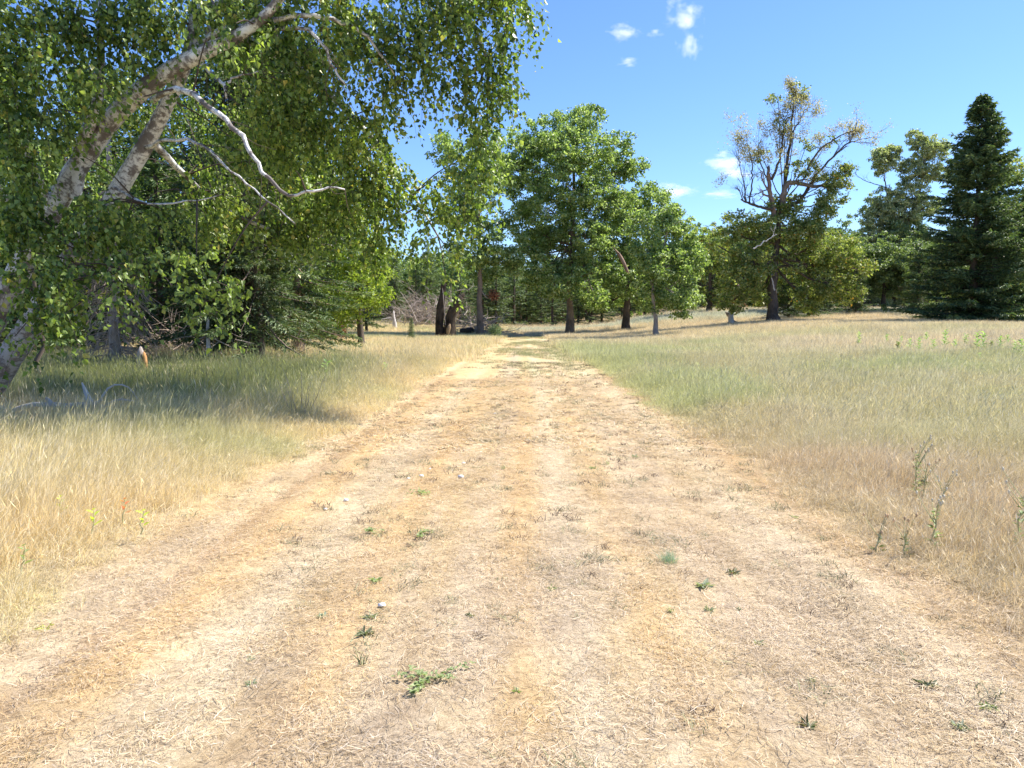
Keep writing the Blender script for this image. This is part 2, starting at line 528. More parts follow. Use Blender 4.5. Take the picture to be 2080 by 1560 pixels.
# ------------------------------------------------------------------ ground
def ground():
    rr = np.concatenate([[0.3], np.geomspace(1.0, 130, 420), np.geomspace(140, 3500, 26)])
    a_front = np.linspace(-46, 46, 330)
    a_back = np.linspace(46, 314, 40)[1:-1]
    ang = np.radians(np.concatenate([a_front, a_back]))
    A, Rr = np.meshgrid(ang, rr)
    X = np.sin(A) * Rr; Y = np.cos(A) * Rr
    Z = gz(X, Y)
    V = np.stack([X, Y, Z], -1).reshape(-1, 3)
    na = len(ang); nr = len(rr)
    i = np.arange(nr - 1)[:, None] * na; j = np.arange(na)[None]; j2 = (j + 1) % na
    Q = np.stack([i + j, i + j2, i + na + j2, i + na + j], -1).reshape(-1, 4)[:, ::-1]
    V = np.vstack([V, [[0, 0, float(gz(0, 0))]]])
    T = np.stack([np.arange(na), (np.arange(na) + 1) % na, np.full(na, len(V) - 1)], 1)
    x = V[:, 0]; y = V[:, 1]
    r = np.abs(path_rel(x, y)) + .12 * (fbm(x * 1.5, y * 1.5, 3) - .5) * 2 + np.where(x > 0, .10, 0)
    pm = sstep(1.15, .95, r) * sstep(68, 57, y) * sstep(-30, -2, y)
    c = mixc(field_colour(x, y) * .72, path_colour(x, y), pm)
    m, t, out = nodes("dry_ground")
    N = t.nodes.new; K = t.links.new
    at = N("ShaderNodeAttribute"); at.attribute_name = "tint"
    geo = N("ShaderNodeNewGeometry")
    n1 = N("ShaderNodeTexNoise"); n1.inputs["Scale"].default_value = 22; n1.inputs["Detail"].default_value = 8; n1.inputs["Roughness"].default_value = .75
    K(geo.outputs["Position"], n1.inputs["Vector"])
    n2 = N("ShaderNodeTexNoise"); n2.inputs["Scale"].default_value = 4.5; n2.inputs["Detail"].default_value = 6; n2.inputs["Distortion"].default_value = .8
    K(geo.outputs["Position"], n2.inputs["Vector"])
    r1 = ramp(t, [(.3, (.50, .45, .42)), (.45, (.85, .83, .81)), (.6, (1.05, 1.05, 1.05)), (.75, (1.2, 1.2, 1.2))]); K(n1.outputs[0], r1.inputs[0])  # dark end paints shade into the crevices of the bump
    r2 = ramp(t, [(.3, (.82, .80, .80)), (.55, (1, 1, 1)), (.72, (1.12, 1.12, 1.1))]); K(n2.outputs[0], r2.inputs[0])
    a = N("ShaderNodeMix"); a.data_type = 'RGBA'; a.blend_type = 'MULTIPLY'; a.inputs[0].default_value = 1
    K(at.outputs["Color"], a.inputs[6]); K(r1.outputs[0], a.inputs[7])
    b = N("ShaderNodeMix"); b.data_type = 'RGBA'; b.blend_type = 'MULTIPLY'; b.inputs[0].default_value = 1
    K(a.outputs[2], b.inputs[6]); K(r2.outputs[0], b.inputs[7])
    p = N("ShaderNodeBsdfPrincipled"); p.inputs["Roughness"].default_value = .95; p.inputs["Specular IOR Level"].default_value = .1
    K(b.outputs[2], p.inputs["Base Color"])
    bp = N("ShaderNodeBump"); bp.inputs["Strength"].default_value = 1.0; bp.inputs["Distance"].default_value = .03
    K(n1.outputs[0], bp.inputs["Height"]); K(bp.outputs[0], p.inputs["Normal"])
    K(p.outputs[0], out.inputs[0])
    me = mesh_np("ground", V, [Q, T], m, col=c, smooth=True)
    o = link("ground", me); o['kind'] = 'structure'
    return o


ground()

# ------------------------------------------------------------------ grass: tufts scattered with geometry nodes
def blades(n, radius, h, w, lean=.35, seg=3, heads=0.0, wind=(.0, .0), flat=False):
    V = []; F3 = []; F4 = []; k = 0
    for i in range(n):
        a = rs.rand() * 6.283; r = radius * math.sqrt(rs.rand())
        b = np.array([r * math.cos(a), r * math.sin(a), -.01])
        hh = h * (.55 + .6 * rs.rand())
        az = rs.rand() * 6.283
        ld = np.array([math.cos(az), math.sin(az), 0]) * lean * (.2 + rs.rand()) + np.array([wind[0], wind[1], 0])
        fa = rs.rand() * 6.283
        side = np.array([math.cos(fa), math.sin(fa), 0]) * w * (.6 + .7 * rs.rand())
        pts = []
        for s in range(seg + 1):
            t = s / seg
            p = b + np.array([0, 0, hh * (t - .18 * t * t * np.linalg.norm(ld) * 1.6)]) + ld * hh * t * t
            pts.append(p)
        for s in range(seg):
            ws = side * (1 - .75 * (s / seg))
            V += [pts[s] - ws / 2, pts[s] + ws / 2]
        V.append(pts[seg])
        for s in range(seg - 1):
            F4.append([k + 2 * s, k + 2 * s + 1, k + 2 * s + 3, k + 2 * s + 2])
        F3.append([k + 2 * seg - 2, k + 2 * seg - 1, k + 2 * seg])
        k += 2 * seg + 1
        if rs.rand() < heads:
            d = pts[seg] - pts[seg - 1]; d /= np.linalg.norm(d) + 1e-9
            L = .05 + .05 * rs.rand(); q = pts[seg] - d * .01
            sd = side / (np.linalg.norm(side) + 1e-9) * w * 2.0
            V += [q, q + d * L * .4 + sd * .45, q + d * L, q + d * L * .4 - sd * .45]
            F4.append([k, k + 1, k + 2, k + 3]); k += 4
    fs = []
    if F4: fs.append(np.array(F4))
    if F3: fs.append(np.array(F3))
    return np.array(V), fs


def straws(n, radius, L, w):
    V = []; Q = []
    for i in range(n):
        a = rs.rand() * 6.283; r = radius * math.sqrt(rs.rand())
        az = rs.rand() * 6.283; l = L * (.3 + rs.rand())
        d = np.array([math.cos(az), math.sin(az), (rs.rand() - .4) * .35])
        b = np.array([r * math.cos(a), r * math.sin(a), .004 + .012 * rs.rand()])
        s = np.array([-d[1], d[0], .35 * (rs.rand() - .5)]) * w * (.5 + rs.rand())
        bend = np.array([-d[1], d[0], .25]) * l * (rs.rand() - .5) * .35
        m = b + d * l / 2 + bend; e = b + d * l; e[2] = max(e[2], .003)
        k = len(V)
        V += [b - s / 2, b + s / 2, m - s / 2, m + s / 2, e - s / 3, e + s / 3]
        Q += [[k, k + 1, k + 3, k + 2], [k + 2, k + 3, k + 5, k + 4]]
    return np.array(V), [np.array(Q)]


def scatter(name, sources, pts, scl, rot, tint, label, cat, mat):
    n = len(pts)
    me = bpy.data.meshes.new(name); me.vertices.add(n)
    me.vertices.foreach_set("co", np.asarray(pts, np.float32).ravel())
    a = me.attributes.new("scl", 'FLOAT_VECTOR', 'POINT'); a.data.foreach_set("vector", np.asarray(scl, np.float32).ravel())
    a = me.attributes.new("rot", 'FLOAT_VECTOR', 'POINT'); a.data.foreach_set("vector", np.asarray(rot, np.float32).ravel())
    a = me.attributes.new("pick", 'INT', 'POINT'); a.data.foreach_set("value", rs.randint(0, len(sources), n).astype(np.int32))
    a = me.attributes.new("tint", 'FLOAT_COLOR', 'POINT')
    c4 = np.ones((n, 4), np.float32); c4[:, :3] = tint; a.data.foreach_set("color", c4.ravel())
    me.materials.append(mat)
    o = link(name, me); tag(o, label, cat, kind='stuff')
    g = bpy.data.node_groups.new(name + "_scatter", 'GeometryNodeTree')
    g.interface.new_socket("Geometry", in_out='INPUT', socket_type='NodeSocketGeometry')
    g.interface.new_socket("Geometry", in_out='OUTPUT', socket_type='NodeSocketGeometry')
    N = g.nodes.new; K = g.links.new
    gi = N("NodeGroupInput"); go = N("NodeGroupOutput")
    jn = N("GeometryNodeJoinGeometry")
    srcs = []
    for k, (V, fs) in enumerate(sources):
        smesh = mesh_np(name + "_tuft", V, fs, mat)
        so = bpy.data.objects.new(name + "_tuft", smesh)
        srcs.append(so)
    for so in reversed(srcs):
        oi = N("GeometryNodeObjectInfo"); oi.inputs[0].default_value = so
        ti = N("GeometryNodeGeometryToInstance")
        K(oi.outputs["Geometry"], ti.inputs[0]); K(ti.outputs[0], jn.inputs[0])
    ip = N("GeometryNodeInstanceOnPoints")
    K(gi.outputs[0], ip.inputs["Points"]); K(jn.outputs[0], ip.inputs["Instance"])
    ip.inputs["Pick Instance"].default_value = True

    def attr(nm, ty):
        q = N("GeometryNodeInputNamedAttribute"); q.data_type = ty; q.inputs[0].default_value = nm
        return q.outputs[0]
    K(attr("pick", 'INT'), ip.inputs["Instance Index"])
    K(attr("scl", 'FLOAT_VECTOR'), ip.inputs["Scale"])
    er = N("FunctionNodeEulerToRotation"); K(attr("rot", 'FLOAT_VECTOR'), er.inputs[0]); K(er.outputs[0], ip.inputs["Rotation"])
    K(ip.outputs[0], go.inputs[0])
    md = o.modifiers.new("scatter", 'NODES'); md.node_group = g
    return o


def area_points(y0, y1, dens, side=None, pathband=None, hw=.84, extra=2.6):
    """random places inside the part of the land in view"""
    ymax = y1; w = hw * ymax + extra
    n = int((y1 - y0) * 2 * w * dens)
    x = (rs.rand(n) * 2 - 1) * w; y = y0 + rs.rand(n) * (y1 - y0)
    k = np.abs(x) < hw * y + extra
    return x[k], y[k]


def edge_mask(x, y):
    r = np.abs(path_rel(x, y)) + .12 * (fbm(x * 1.5, y * 1.5, 3) - .5) * 2
    r = r + np.where(x > 0, .13, .04) * sstep(40, 12, y)
    m = np.where(y > 60 + 3 * np.sin(x * 3), 9., r)
    return m


near_src = [blades(26, .09, .30, .0030, lean=.55, heads=.22, wind=(.15, .02)) for _ in range(5)]
near_low = [blades(34, .10, .15, .0030, lean=.9, heads=.04, wind=(.08, .0)) for _ in range(4)]
mid_src = [blades(44, .22, .32, .0055, lean=.6, seg=2, heads=.12, wind=(.16, 0)) for _ in range(4)]
mid_low = [blades(60, .26, .17, .0055, lean=.9, seg=2, heads=.03) for _ in range(4)]
far_src = [blades(80, .55, .30, .012, lean=.6, seg=2, heads=.0, wind=(.1, 0)) for _ in range(3)]
seed_src = [blades(4, .14, .52, .0026, lean=.5, seg=3, heads=1.0, wind=(.20, .03)) for _ in range(5)]


def height_map(x, y):
    """how tall the grass grows here"""
    e = np.abs(path_rel(x, y))
    e = e + np.where(x > 0, .16, .05)
    h = sstep(1.0, 1.5, e) * .72 + .28
    left = np.where(x < 0, 1.05, .62 + .22 * sstep(7, 14, y))
    h = h * left * (.45 + 1.3 * fbm(x * 1.1, y * 1.1, 3))
    return h


def place_grass():
    # near both sides
    x, y = area_points(2.3, 10, 230)
    m = edge_mask(x, y); k = (m > 1.0) & (rs.rand(len(x)) < sstep(.98, 1.2, m)); x, y = x[k], y[k]
    hm = height_map(x, y)
    tall = rs.rand(len(x)) < np.where(x < 0, .58, .42)
    for flag, src, nm, lb in ((True, near_src, "tall_grass", "tall straw coloured grass with seed heads beside the track"), (False, near_low, "low_grass", "matted low dry grass at the foot of the taller stems")):
        q = tall == flag
        xs, ys, hs = x[q], y[q], hm[q]
        n = len(xs)
        s = (.8 + .5 * rs.rand(n))
        scl = np.stack([s, s, s * hs * 1.25], 1)
        rot = np.stack([rs.randn(n) * .12, rs.randn(n) * .12, rs.rand(n) * 1.4 - .7 + np.where(rs.rand(n) < .5, 0, 0)], 1)
        if not flag: rot[:, 2] = rs.rand(n) * 6.28
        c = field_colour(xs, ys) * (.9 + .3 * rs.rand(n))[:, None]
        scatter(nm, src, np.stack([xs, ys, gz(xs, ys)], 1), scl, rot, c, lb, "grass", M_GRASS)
    # middle distance
    x, y = area_points(10, 26, 62)
    m = edge_mask(x, y); k = (m > 1.02); x, y = x[k], y[k]
    hm = height_map(x, y)
    tall = rs.rand(len(x)) < np.where(x < 0, .6, .45)
    for flag, src, nm, lb in ((True, mid_src, "meadow_grass", "tall pale meadow grass in the middle distance"), (False, mid_low, "meadow_undergrowth", "short dry grass under the meadow stems")):
        q = tall == flag
        xs, ys, hs = x[q], y[q], hm[q]; n = len(xs)
        s = (.8 + .5 * rs.rand(n))
        scl = np.stack([s, s, s * hs * 1.3], 1)
        rot = np.stack([rs.randn(n) * .1, rs.randn(n) * .1, rs.rand(n) * 1.4 - .7], 1)
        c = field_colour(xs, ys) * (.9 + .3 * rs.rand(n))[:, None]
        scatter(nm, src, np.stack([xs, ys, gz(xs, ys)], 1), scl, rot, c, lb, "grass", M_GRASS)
    # far
    x1, y1 = area_points(26, 62, 9)
    x2, y2 = area_points(62, 125, 2.2)
    x = np.concatenate([x1, x2]); y = np.concatenate([y1, y2])
    m = edge_mask(x, y); k = (m > 1.05); x, y = x[k], y[k]; n = len(x)
    s = (.8 + .5 * rs.rand(n)) * np.where(y > 62, 1.5, 1.0)
    scl = np.stack([s, s, s * (.55 + .7 * fbm(x * .3, y * .3, 2))], 1)
    rot = np.stack([rs.randn(n) * .08, rs.randn(n) * .08, rs.rand(n) * 6.28], 1)
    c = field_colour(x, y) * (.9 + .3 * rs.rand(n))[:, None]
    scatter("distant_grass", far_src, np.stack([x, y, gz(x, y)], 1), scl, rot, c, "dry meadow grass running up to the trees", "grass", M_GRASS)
    # tall seed heads
    x, y = area_points(3, 22, 16)
    m = edge_mask(x, y); k = (m > 1.3) & ((x < 0) | (rs.rand(len(x)) < .4)) & (fbm(x * .7, y * .7, 2) > .45); x, y = x[k], y[k]; n = len(x)
    s = .8 + .5 * rs.rand(n)
    scatter("seed_heads", seed_src, np.stack([x, y, gz(x, y)], 1), np.stack([s, s, s], 1),
            np.stack([rs.randn(n) * .1, rs.randn(n) * .1, rs.rand(n) * 1.4 - .7], 1),
            np.tile(COL(.66, .53, .30), (n, 1)) * (.8 + .4 * rs.rand(n))[:, None], "tall bent grass stalks carrying seed heads", "grass", M_GRASS)


place_grass()


def place_litter():
    lit = [straws(56, .17, .048, .0016) for _ in range(10)]
    lit_far = [straws(60, .35, .12, .006) for _ in range(3)]
    stub = [blades(12, .06, .045, .003, lean=1.2, seg=2) for _ in range(5)]
    sprig = [blades(int(14 + 14 * rs.rand()), .045, .05, .0042, lean=1.5, seg=2) for _ in range(7)]
    x, y = area_points(2.2, 9, 170); x2, y2 = area_points(9, 20, 16)
    m = edge_mask(x, y); k = (m < 1.35) & (rs.rand(len(x)) < .25 + .9 * sstep(.38, .6, fbm(x * 2.6 + 90, y * 1.1, 4))); x, y = x[k], y[k]; n = len(x)
    c = path_colour(x, y) * np.where(rs.rand(n) < .3, .74, 1.06)[:, None] * (.85 + .3 * rs.rand(n))[:, None]
    scatter("straw_litter", lit, np.stack([x, y, gz(x, y)], 1), np.tile([1, 1, 1.], (n, 1)) * (.7 + .6 * rs.rand(n))[:, None],
            np.stack([0 * x, 0 * x, rs.rand(n) * 6.28], 1), c, "flattened dry straw lying over the mown track", "straw", M_LITTER)
    m = edge_mask(x2, y2); k = m < 1.2; x, y = x2[k], y2[k]; n = len(x)
    c = path_colour(x, y) * (.75 + .5 * rs.rand(n))[:, None]
    scatter("far_straw_litter", lit_far, np.stack([x, y, gz(x, y)], 1), np.tile([1, 1, 1.], (n, 1)),
            np.stack([0 * x, 0 * x, rs.rand(n) * 6.28], 1), c, "dry straw lying on the further stretch of track", "straw", M_LITTER)
    # stubble
    x, y = area_points(2.2, 12, 75)
    m = edge_mask(x, y); k = (m < 1.15) & (fbm(x * 2.2, y * 2.2, 3) > .42); x, y = x[k], y[k]; n = len(x)
    c = path_colour(x, y) * COL(1.05, 1.0, .85) * (.7 + .5 * rs.rand(n))[:, None]
    s = .6 + .9 * rs.rand(n)
    scatter("stubble", stub, np.stack([x, y, gz(x, y)], 1), np.stack([s, s, s], 1), np.stack([0 * x, 0 * x, rs.rand(n) * 6.28], 1), c,
            "short cut grass stubble standing on the track", "stubble", M_LITTER)
    # small grey green and brown sprigs, too many to count
    x, y = area_points(2.2, 26, 26)
    m = edge_mask(x, y); k = (m < 1.05) & (fbm(x * .9 + 7, y * .9, 3) > .45); x, y = x[k], y[k]; n = len(x)
    pick = rs.rand(n)[:, None]
    c = np.where(pick < .35, COL(.24, .25, .14), np.where(pick < .8, COL(.20, .145, .10), COL(.34, .35, .19)))
    s = .7 + 1.3 * rs.rand(n) ** 2 + y * .03
    scatter("weed_sprigs", sprig, np.stack([x, y, gz(x, y)], 1), np.stack([s, s, s * .8], 1), np.stack([0 * x, 0 * x, rs.rand(n) * 6.28], 1), c,
            "small grey green and brown weed sprigs dotting the track", "weeds", M_LITTER)
    # green growth on the far part of the track
    x, y = area_points(17, 56, 20, hw=0.0, extra=3.4)
    m = edge_mask(x, y); k = (m < 1.0) & (rs.rand(len(x)) < sstep(19, 32, y + 5 * path_rel(x, y)) * sstep(.3, .6, fbm(x * .9, y * .35)) * .7 * (.35 + .65 * sstep(-.7, -.1, path_rel(x, y)))); x, y = x[k], y[k]; n = len(x)
    low = [blades(40, .3, .09, .012, lean=1.0, seg=2) for _ in range(3)]
    c = mixc(np.tile(COL(.55, .46, .24), (n, 1)), COL(.34, .38, .16), rs.rand(n))
    scatter("track_greenery", low, np.stack([x, y, gz(x, y)], 1), np.tile([1, 1, 1.], (n, 1)), np.stack([0 * x, 0 * x, rs.rand(n) * 6.28], 1), c,
            "low green growth on the far end of the track", "grass", M_LITTER)


place_litter()

# ------------------------------------------------------------------ broadleaf trees
def blob_tree(name, base, blobs, leafmat, barkmat, trunk_r, label, fork=.35, leaf=.14, clusters=1.0, per=46, group=None,
              limbs=True, spread=.36, cat="tree", trunk_pts=None, cl_mats=None):
    """base: (x, y). blobs: [(centre, radius, weight)] in world metres. Limbs grow from the trunk to each foliage mass."""
    bx, by = base; bz = float(gz(bx, by)) - .05
    O = np.array([bx, by, bz])
    root = thing(name, O, label, cat, group)
    B = [(np.asarray(c, float) - O, float(r), w) for c, r, w in blobs]
    zs = np.array([b[0][2] for b in B]); top = zs.max()
    if trunk_pts is None:
        cx = np.mean([b[0][0] for b in B]); cyy = np.mean([b[0][1] for b in B])
        tp = [(0, 0, 0), (cx * .1, cyy * .05, top * .2), (cx * .25, cyy * .1, top * .45), (cx * .7, cyy * .4, top * .72), (cx, cyy, top * .9)]
    else:
        tp = [np.asarray(q, float) - O for q in trunk_pts]
    tl = wiggle(curve(tp, 14), .05)
    T = Tubes()
    f = np.linspace(0, 1, 14)
    rr = trunk_r * (1 - .82 * f ** .9); rr[0] *= 1.45; rr[1] *= 1.08
    T.add(tl, rr, 9, rough=.08)
    link("trunk", T.mesh("trunk", barkmat), root)
    tz = tl[:, 2]
    pos = []
    for c, r, w in B:
        h = max(c[2] - .9 * r - .25 * math.hypot(c[0], c[1]) - .05 * top, top * fork * .75)
        h += top * .16 * rs.rand()
        i = int(np.clip(np.searchsorted(tz, h), 2, 12)); s = tl[i]
        rb = max(min(rr[i] * .5, .05 + .028 * r + .012 * np.linalg.norm(c - s)), .03)
        mid = s * .5 + c * .5 + np.array([0, 0, -.06 * np.linalg.norm(c - s)]) + rs.randn(3) * .08 * r
        L = wiggle(curve([s, mid, c], 8), .03 * r)
        TL = Tubes()
        if limbs: TL.add(L, np.linspace(rb, rb * .35, 8), 5)
        r = r * 1.22; nc = max(3, int(clusters * w * 15 * r ** 1.6))
        u = unit(nc); q = c + u * (r * (.35 + .68 * rs.rand(nc) ** .6))[:, None] * np.array([1, 1, .85])
        for k in range(nc):
            j = rs.randint(3, 8); a = L[j]
            if limbs and k % 4 == 0:
                mm = (a + q[k]) / 2 + rs.randn(3) * .1 * r
                TL.add(curve([a, mm, q[k]], 4), np.linspace(max(rb * .3, .012), .007, 4), 3, cap=False)
        if limbs: link("limb", TL.mesh("limb", barkmat), root)
        # each cluster: leaves round a twig end, a flattened lump
        for k in range(nc):
            n = int(per * (.5 + rs.rand()))
            v = unit(n) * (spread * (.7 + .6 * rs.rand()) * rs.rand(n) ** .45)[:, None] * np.array([1.15, 1.15, .7])
            pos.append(q[k] + v)
    pos = np.concatenate(pos); n = len(pos)
    ax = unit(n); ax[:, 2] -= .25
    nr = unit(n) * .9; nr[:, 2] += .9
    s = leaf * (.65 + .7 * rs.rand(n))
    V, Tt = leaf_arrays(pos, ax, nr, s, s * .72)
    cr = link("crown", mesh_np("crown", V, [Tt], leafmat), root)
    return root


def PB(px, py, d, rpx, w=1.0):
    c = P(px, py, d)
    return (c, rpx * d / FPX, w)


# oak A: the big oak right of the end of the track
d = 54.0
xa, ya = hit(1157, 681)
d = ya
oakA = blob_tree("oak_tree", (xa, ya), [
    PB(1150, 262, d, 38), PB(1195, 250, d - 1, 34), PB(1095, 278, d + 1, 40), PB(1050, 300, d, 38), PB(1190, 310, d - 2, 48), PB(1245, 300, d, 36),
    PB(1275, 330, d + 1, 30), PB(1290, 345, d, 20), PB(1235, 350, d + 2, 45), PB(1120, 330, d + 2, 55), PB(1040, 350, d - 1, 36), PB(1070, 385, d + 1, 42), PB(1160, 380, d - 2.5, 52),
    PB(1215, 400, d - 1, 46), PB(1110, 420, d - 2, 46), PB(1065, 430, d + 1, 26), PB(1170, 450, d + 1, 50), PB(1110, 480, d, 40), PB(1145, 520, d + 2, 42), PB(1230, 460, d, 40),
    PB(1100, 545, d - 2, 32), PB(1125, 580, d - 2.5, 30), PB(1185, 570, d - 2, 34), PB(1210, 610, d - 2, 26), PB(1205, 520, d + 1, 36), PB(1085, 515, d, 22), PB(1188, 228, d, 16), PB(1020, 335, d, 26), PB(1090, 490, d + 1, 34), PB(1160, 545, d - 1, 34), PB(1240, 560, d + 1, 34), PB(1190, 480, d - 2, 40), PB(1070, 460, d, 30), PB(1140, 300, d - 3, 44), PB(1260, 420, d, 34), PB(1085, 580, d, 22)],
    M_OAK_LEAF, M_BARK, .30, "large spreading green oak just right of where the track meets the trees", leaf=.19, clusters=1.3, per=44, fork=.42,
    trunk_pts=[(xa, ya, gz(xa, ya)), P(1157, 620, d), P(1160, 560, d), P(1162, 480, d), P(1165, 400, d), P(1170, 320, d), P(1180, 260, d)])

# tree between birch and oak: dark crown merging with the others
xb, yb = hit(976, 684)
d = yb
blob_tree("dark_oak_tree", (xb, yb), [
    PB(985, 300, d, 36), PB(940, 330, d, 40), PB(1000, 360, d, 40), PB(960, 400, d + 1, 44), PB(925, 440, d + 1, 30), PB(1005, 500, d - 1, 26),
    PB(1030, 520, d, 24), PB(955, 520, d - 1, 28), PB(985, 555, d + 1, 28), PB(1050, 545, d, 22), PB(900, 300, d, 26), PB(1030, 445, d, 16), PB(925, 500, d, 16), PB(1075, 500, d + 2, 24), PB(985, 470, d, 26)],
    M_OAK_LEAF, M_BARK, .25, "tall straight oak left of the track with dark thin crown above a brush pile", leaf=.18, clusters=1.7, per=40, fork=.4,
    trunk_pts=[(xb, yb, gz(xb, yb)), P(975, 620, d), P(975, 550, d), P(974, 480, d), P(975, 400, d), P(980, 300, d)])

# oak B, set back
xc, yc = hit(1272, 673)
d = yc
blob_tree("oak_tree", (xc, yc), [
    PB(1300, 395, d, 30), PB(1270, 430, d, 40), PB(1330, 420, d, 34), PB(1245, 480, d, 40), PB(1300, 470, d, 48), PB(1350, 440, d + 1, 30), PB(1260, 530, d, 44),
    PB(1310, 530, d, 44), PB(1230, 590, d, 40), PB(1285, 600, d + 1, 38), PB(1330, 590, d, 30), PB(1250, 420, d, 30), PB(1225, 620, d, 22), PB(1270, 572, d - 2, 34)],
    M_OAK_LEAF, M_DBARK, .33, "shaded oak with thick dark trunk directly behind the leaning pale one", leaf=.18, clusters=1.25, per=42, fork=.3)

# tree C: leaning, pale foot
xd, yd = hit(1334, 686)
d = yd
blob_tree("leaning_maple_tree", (xd, yd), [
    PB(1370, 450, d, 30), PB(1395, 480, d, 26), PB(1345, 490, d, 36), PB(1385, 520, d, 36), PB(1340, 540, d, 36), PB(1395, 560, d, 30), PB(1365, 590, d, 36), PB(1400, 610, d, 22), PB(1310, 500, d, 30),
    PB(1330, 610, d, 26), PB(1375, 625, d, 22), PB(1352, 462, d, 28), PB(1320, 570, d, 30), PB(1415, 530, d, 20), PB(1300, 450, d + 1, 28), PB(1360, 540, d - 1, 40), PB(1345, 400, d + 1, 16)],
    M_OAK_LEAF, M_DEAD, .17, "slender leaning broadleaf tree with pale barkless foot", leaf=.17, clusters=1.3, per=42, fork=.3,
    trunk_pts=[(xd, yd, gz(xd, yd)), P(1333, 650, d), P(1325, 610, d), P(1328, 560, d), P(1345, 510, d), P(1360, 460, d)])

# its small patch of rust red leaves
for ob in list(C.objects):
    if ob.name == "dark_oak_tree":
        O = np.array(ob.location); c = P(1003, 600, yb) - O
        V, Tt = leaf_arrays(c + unit(260) * (.42 * rs.rand(260) ** .4)[:, None], unit(260), unit(260), .16, .1)
        link("dead_leaf_cluster", mesh_np("dead_leaf_cluster", V, [Tt], M_RUST), ob)
        TB = Tubes(); TB.add(curve([P(977, 590, yb) - O, P(990, 606, yb) - O, c], 5), np.linspace(.05, .02, 5), 4)
        link("limb", TB.mesh("limb", M_DEAD), ob)

# broken reddish limb hanging in oak B
TB = Tubes(); q0 = P(1256, 515, yc - 4); q1 = P(1276, 556, yc - 4)
TB.add(curve([q0, (q0 + q1) / 2 + [.05, 0, 0], q1], 6), [.13, .14, .14, .13, .12, .10], 7, rough=.1)
TB.add(curve([q0, q0 + [-.4, .2, .5]], 3), [.10, .07, .03], 5)
o = link("broken_limb", TB.mesh("broken_limb", M_PBARK)); tag(o, "short reddish snapped limb caught in the crown of the shaded oak", "dead limb")

# tree at 1440 further back
xe, ye = hit(1441, 634)
d = ye
blob_tree("oak_tree", (xe, ye), [
    PB(1440, 490, d, 28), PB(1465, 520, d, 28), PB(1425, 530, d, 30), PB(1450, 560, d, 30), PB(1470, 580, d, 24), PB(1420, 580, d, 26), PB(1415, 500, d, 22), PB(1480, 545, d, 18), PB(1435, 610, d, 16)],
    M_OAK_YEL, M_DBARK, .30, "distant straight oak seen in the gap between the oak cluster and the half dead oak", leaf=.24, clusters=.55, per=40)

# half dead oak D
xf, yf = hit(1571, 656)
d = yf
base = (xf, yf)
oakD = blob_tree("half_dead_oak", base, [
    PB(1510, 455, d, 34), PB(1480, 470, d, 26, .6), PB(1460, 500, d, 18, .5), PB(1540, 470, d, 34), PB(1590, 460, d, 34), PB(1630, 470, d - 1, 34), PB(1530, 530, d - 1, 42), PB(1500, 570, d - 1, 40), PB(1490, 610, d, 24),
    PB(1600, 530, d + 1, 48), PB(1655, 500, d, 42), PB(1700, 520, d, 40), PB(1735, 545, d, 30), PB(1675, 565, d, 40), PB(1640, 600, d + 1, 34), PB(1720, 590, d, 28), PB(1550, 590, d + 1, 30), PB(1610, 420, d, 22),
    PB(1700, 370, d - 1, 24, 1.3), PB(1690, 405, d - 1, 22, 1.3), PB(1670, 435, d - 1, 22, 1.3), PB(1650, 460, d - 1, 20, 1.3), PB(1712, 348, d - 1, 14, 1.3),
    PB(1610, 345, d, 26, .35), PB(1645, 350, d, 24, .3), PB(1595, 250, d, 22, .25), PB(1580, 195, d, 14, .35), PB(1620, 185, d, 18, .35), PB(1640, 290, d, 14, .3), PB(1545, 310, d, 20, .2), PB(1680, 290, d, 14, .25), PB(1575, 420, d, 22)],
    M_OAK_YEL, M_DBARK, .42, "wide old oak with bare broken crown over a dense green skirt", leaf=.17, clusters=1.5, per=46, fork=.25,
    trunk_pts=[(xf, yf, gz(xf, yf)), P(1570, 610, d), P(1572, 560, d), P(1580, 500, d), P(1585, 430, d), P(1592, 400, d)], group=None)
# its bare upper limbs
M_SPARSE = leaf_material("thin_top_leaves", (.28, .27, .15), (.42, .38, .26), (.56, .48, .36), rare=(.55, .36, .2), transl=.4)


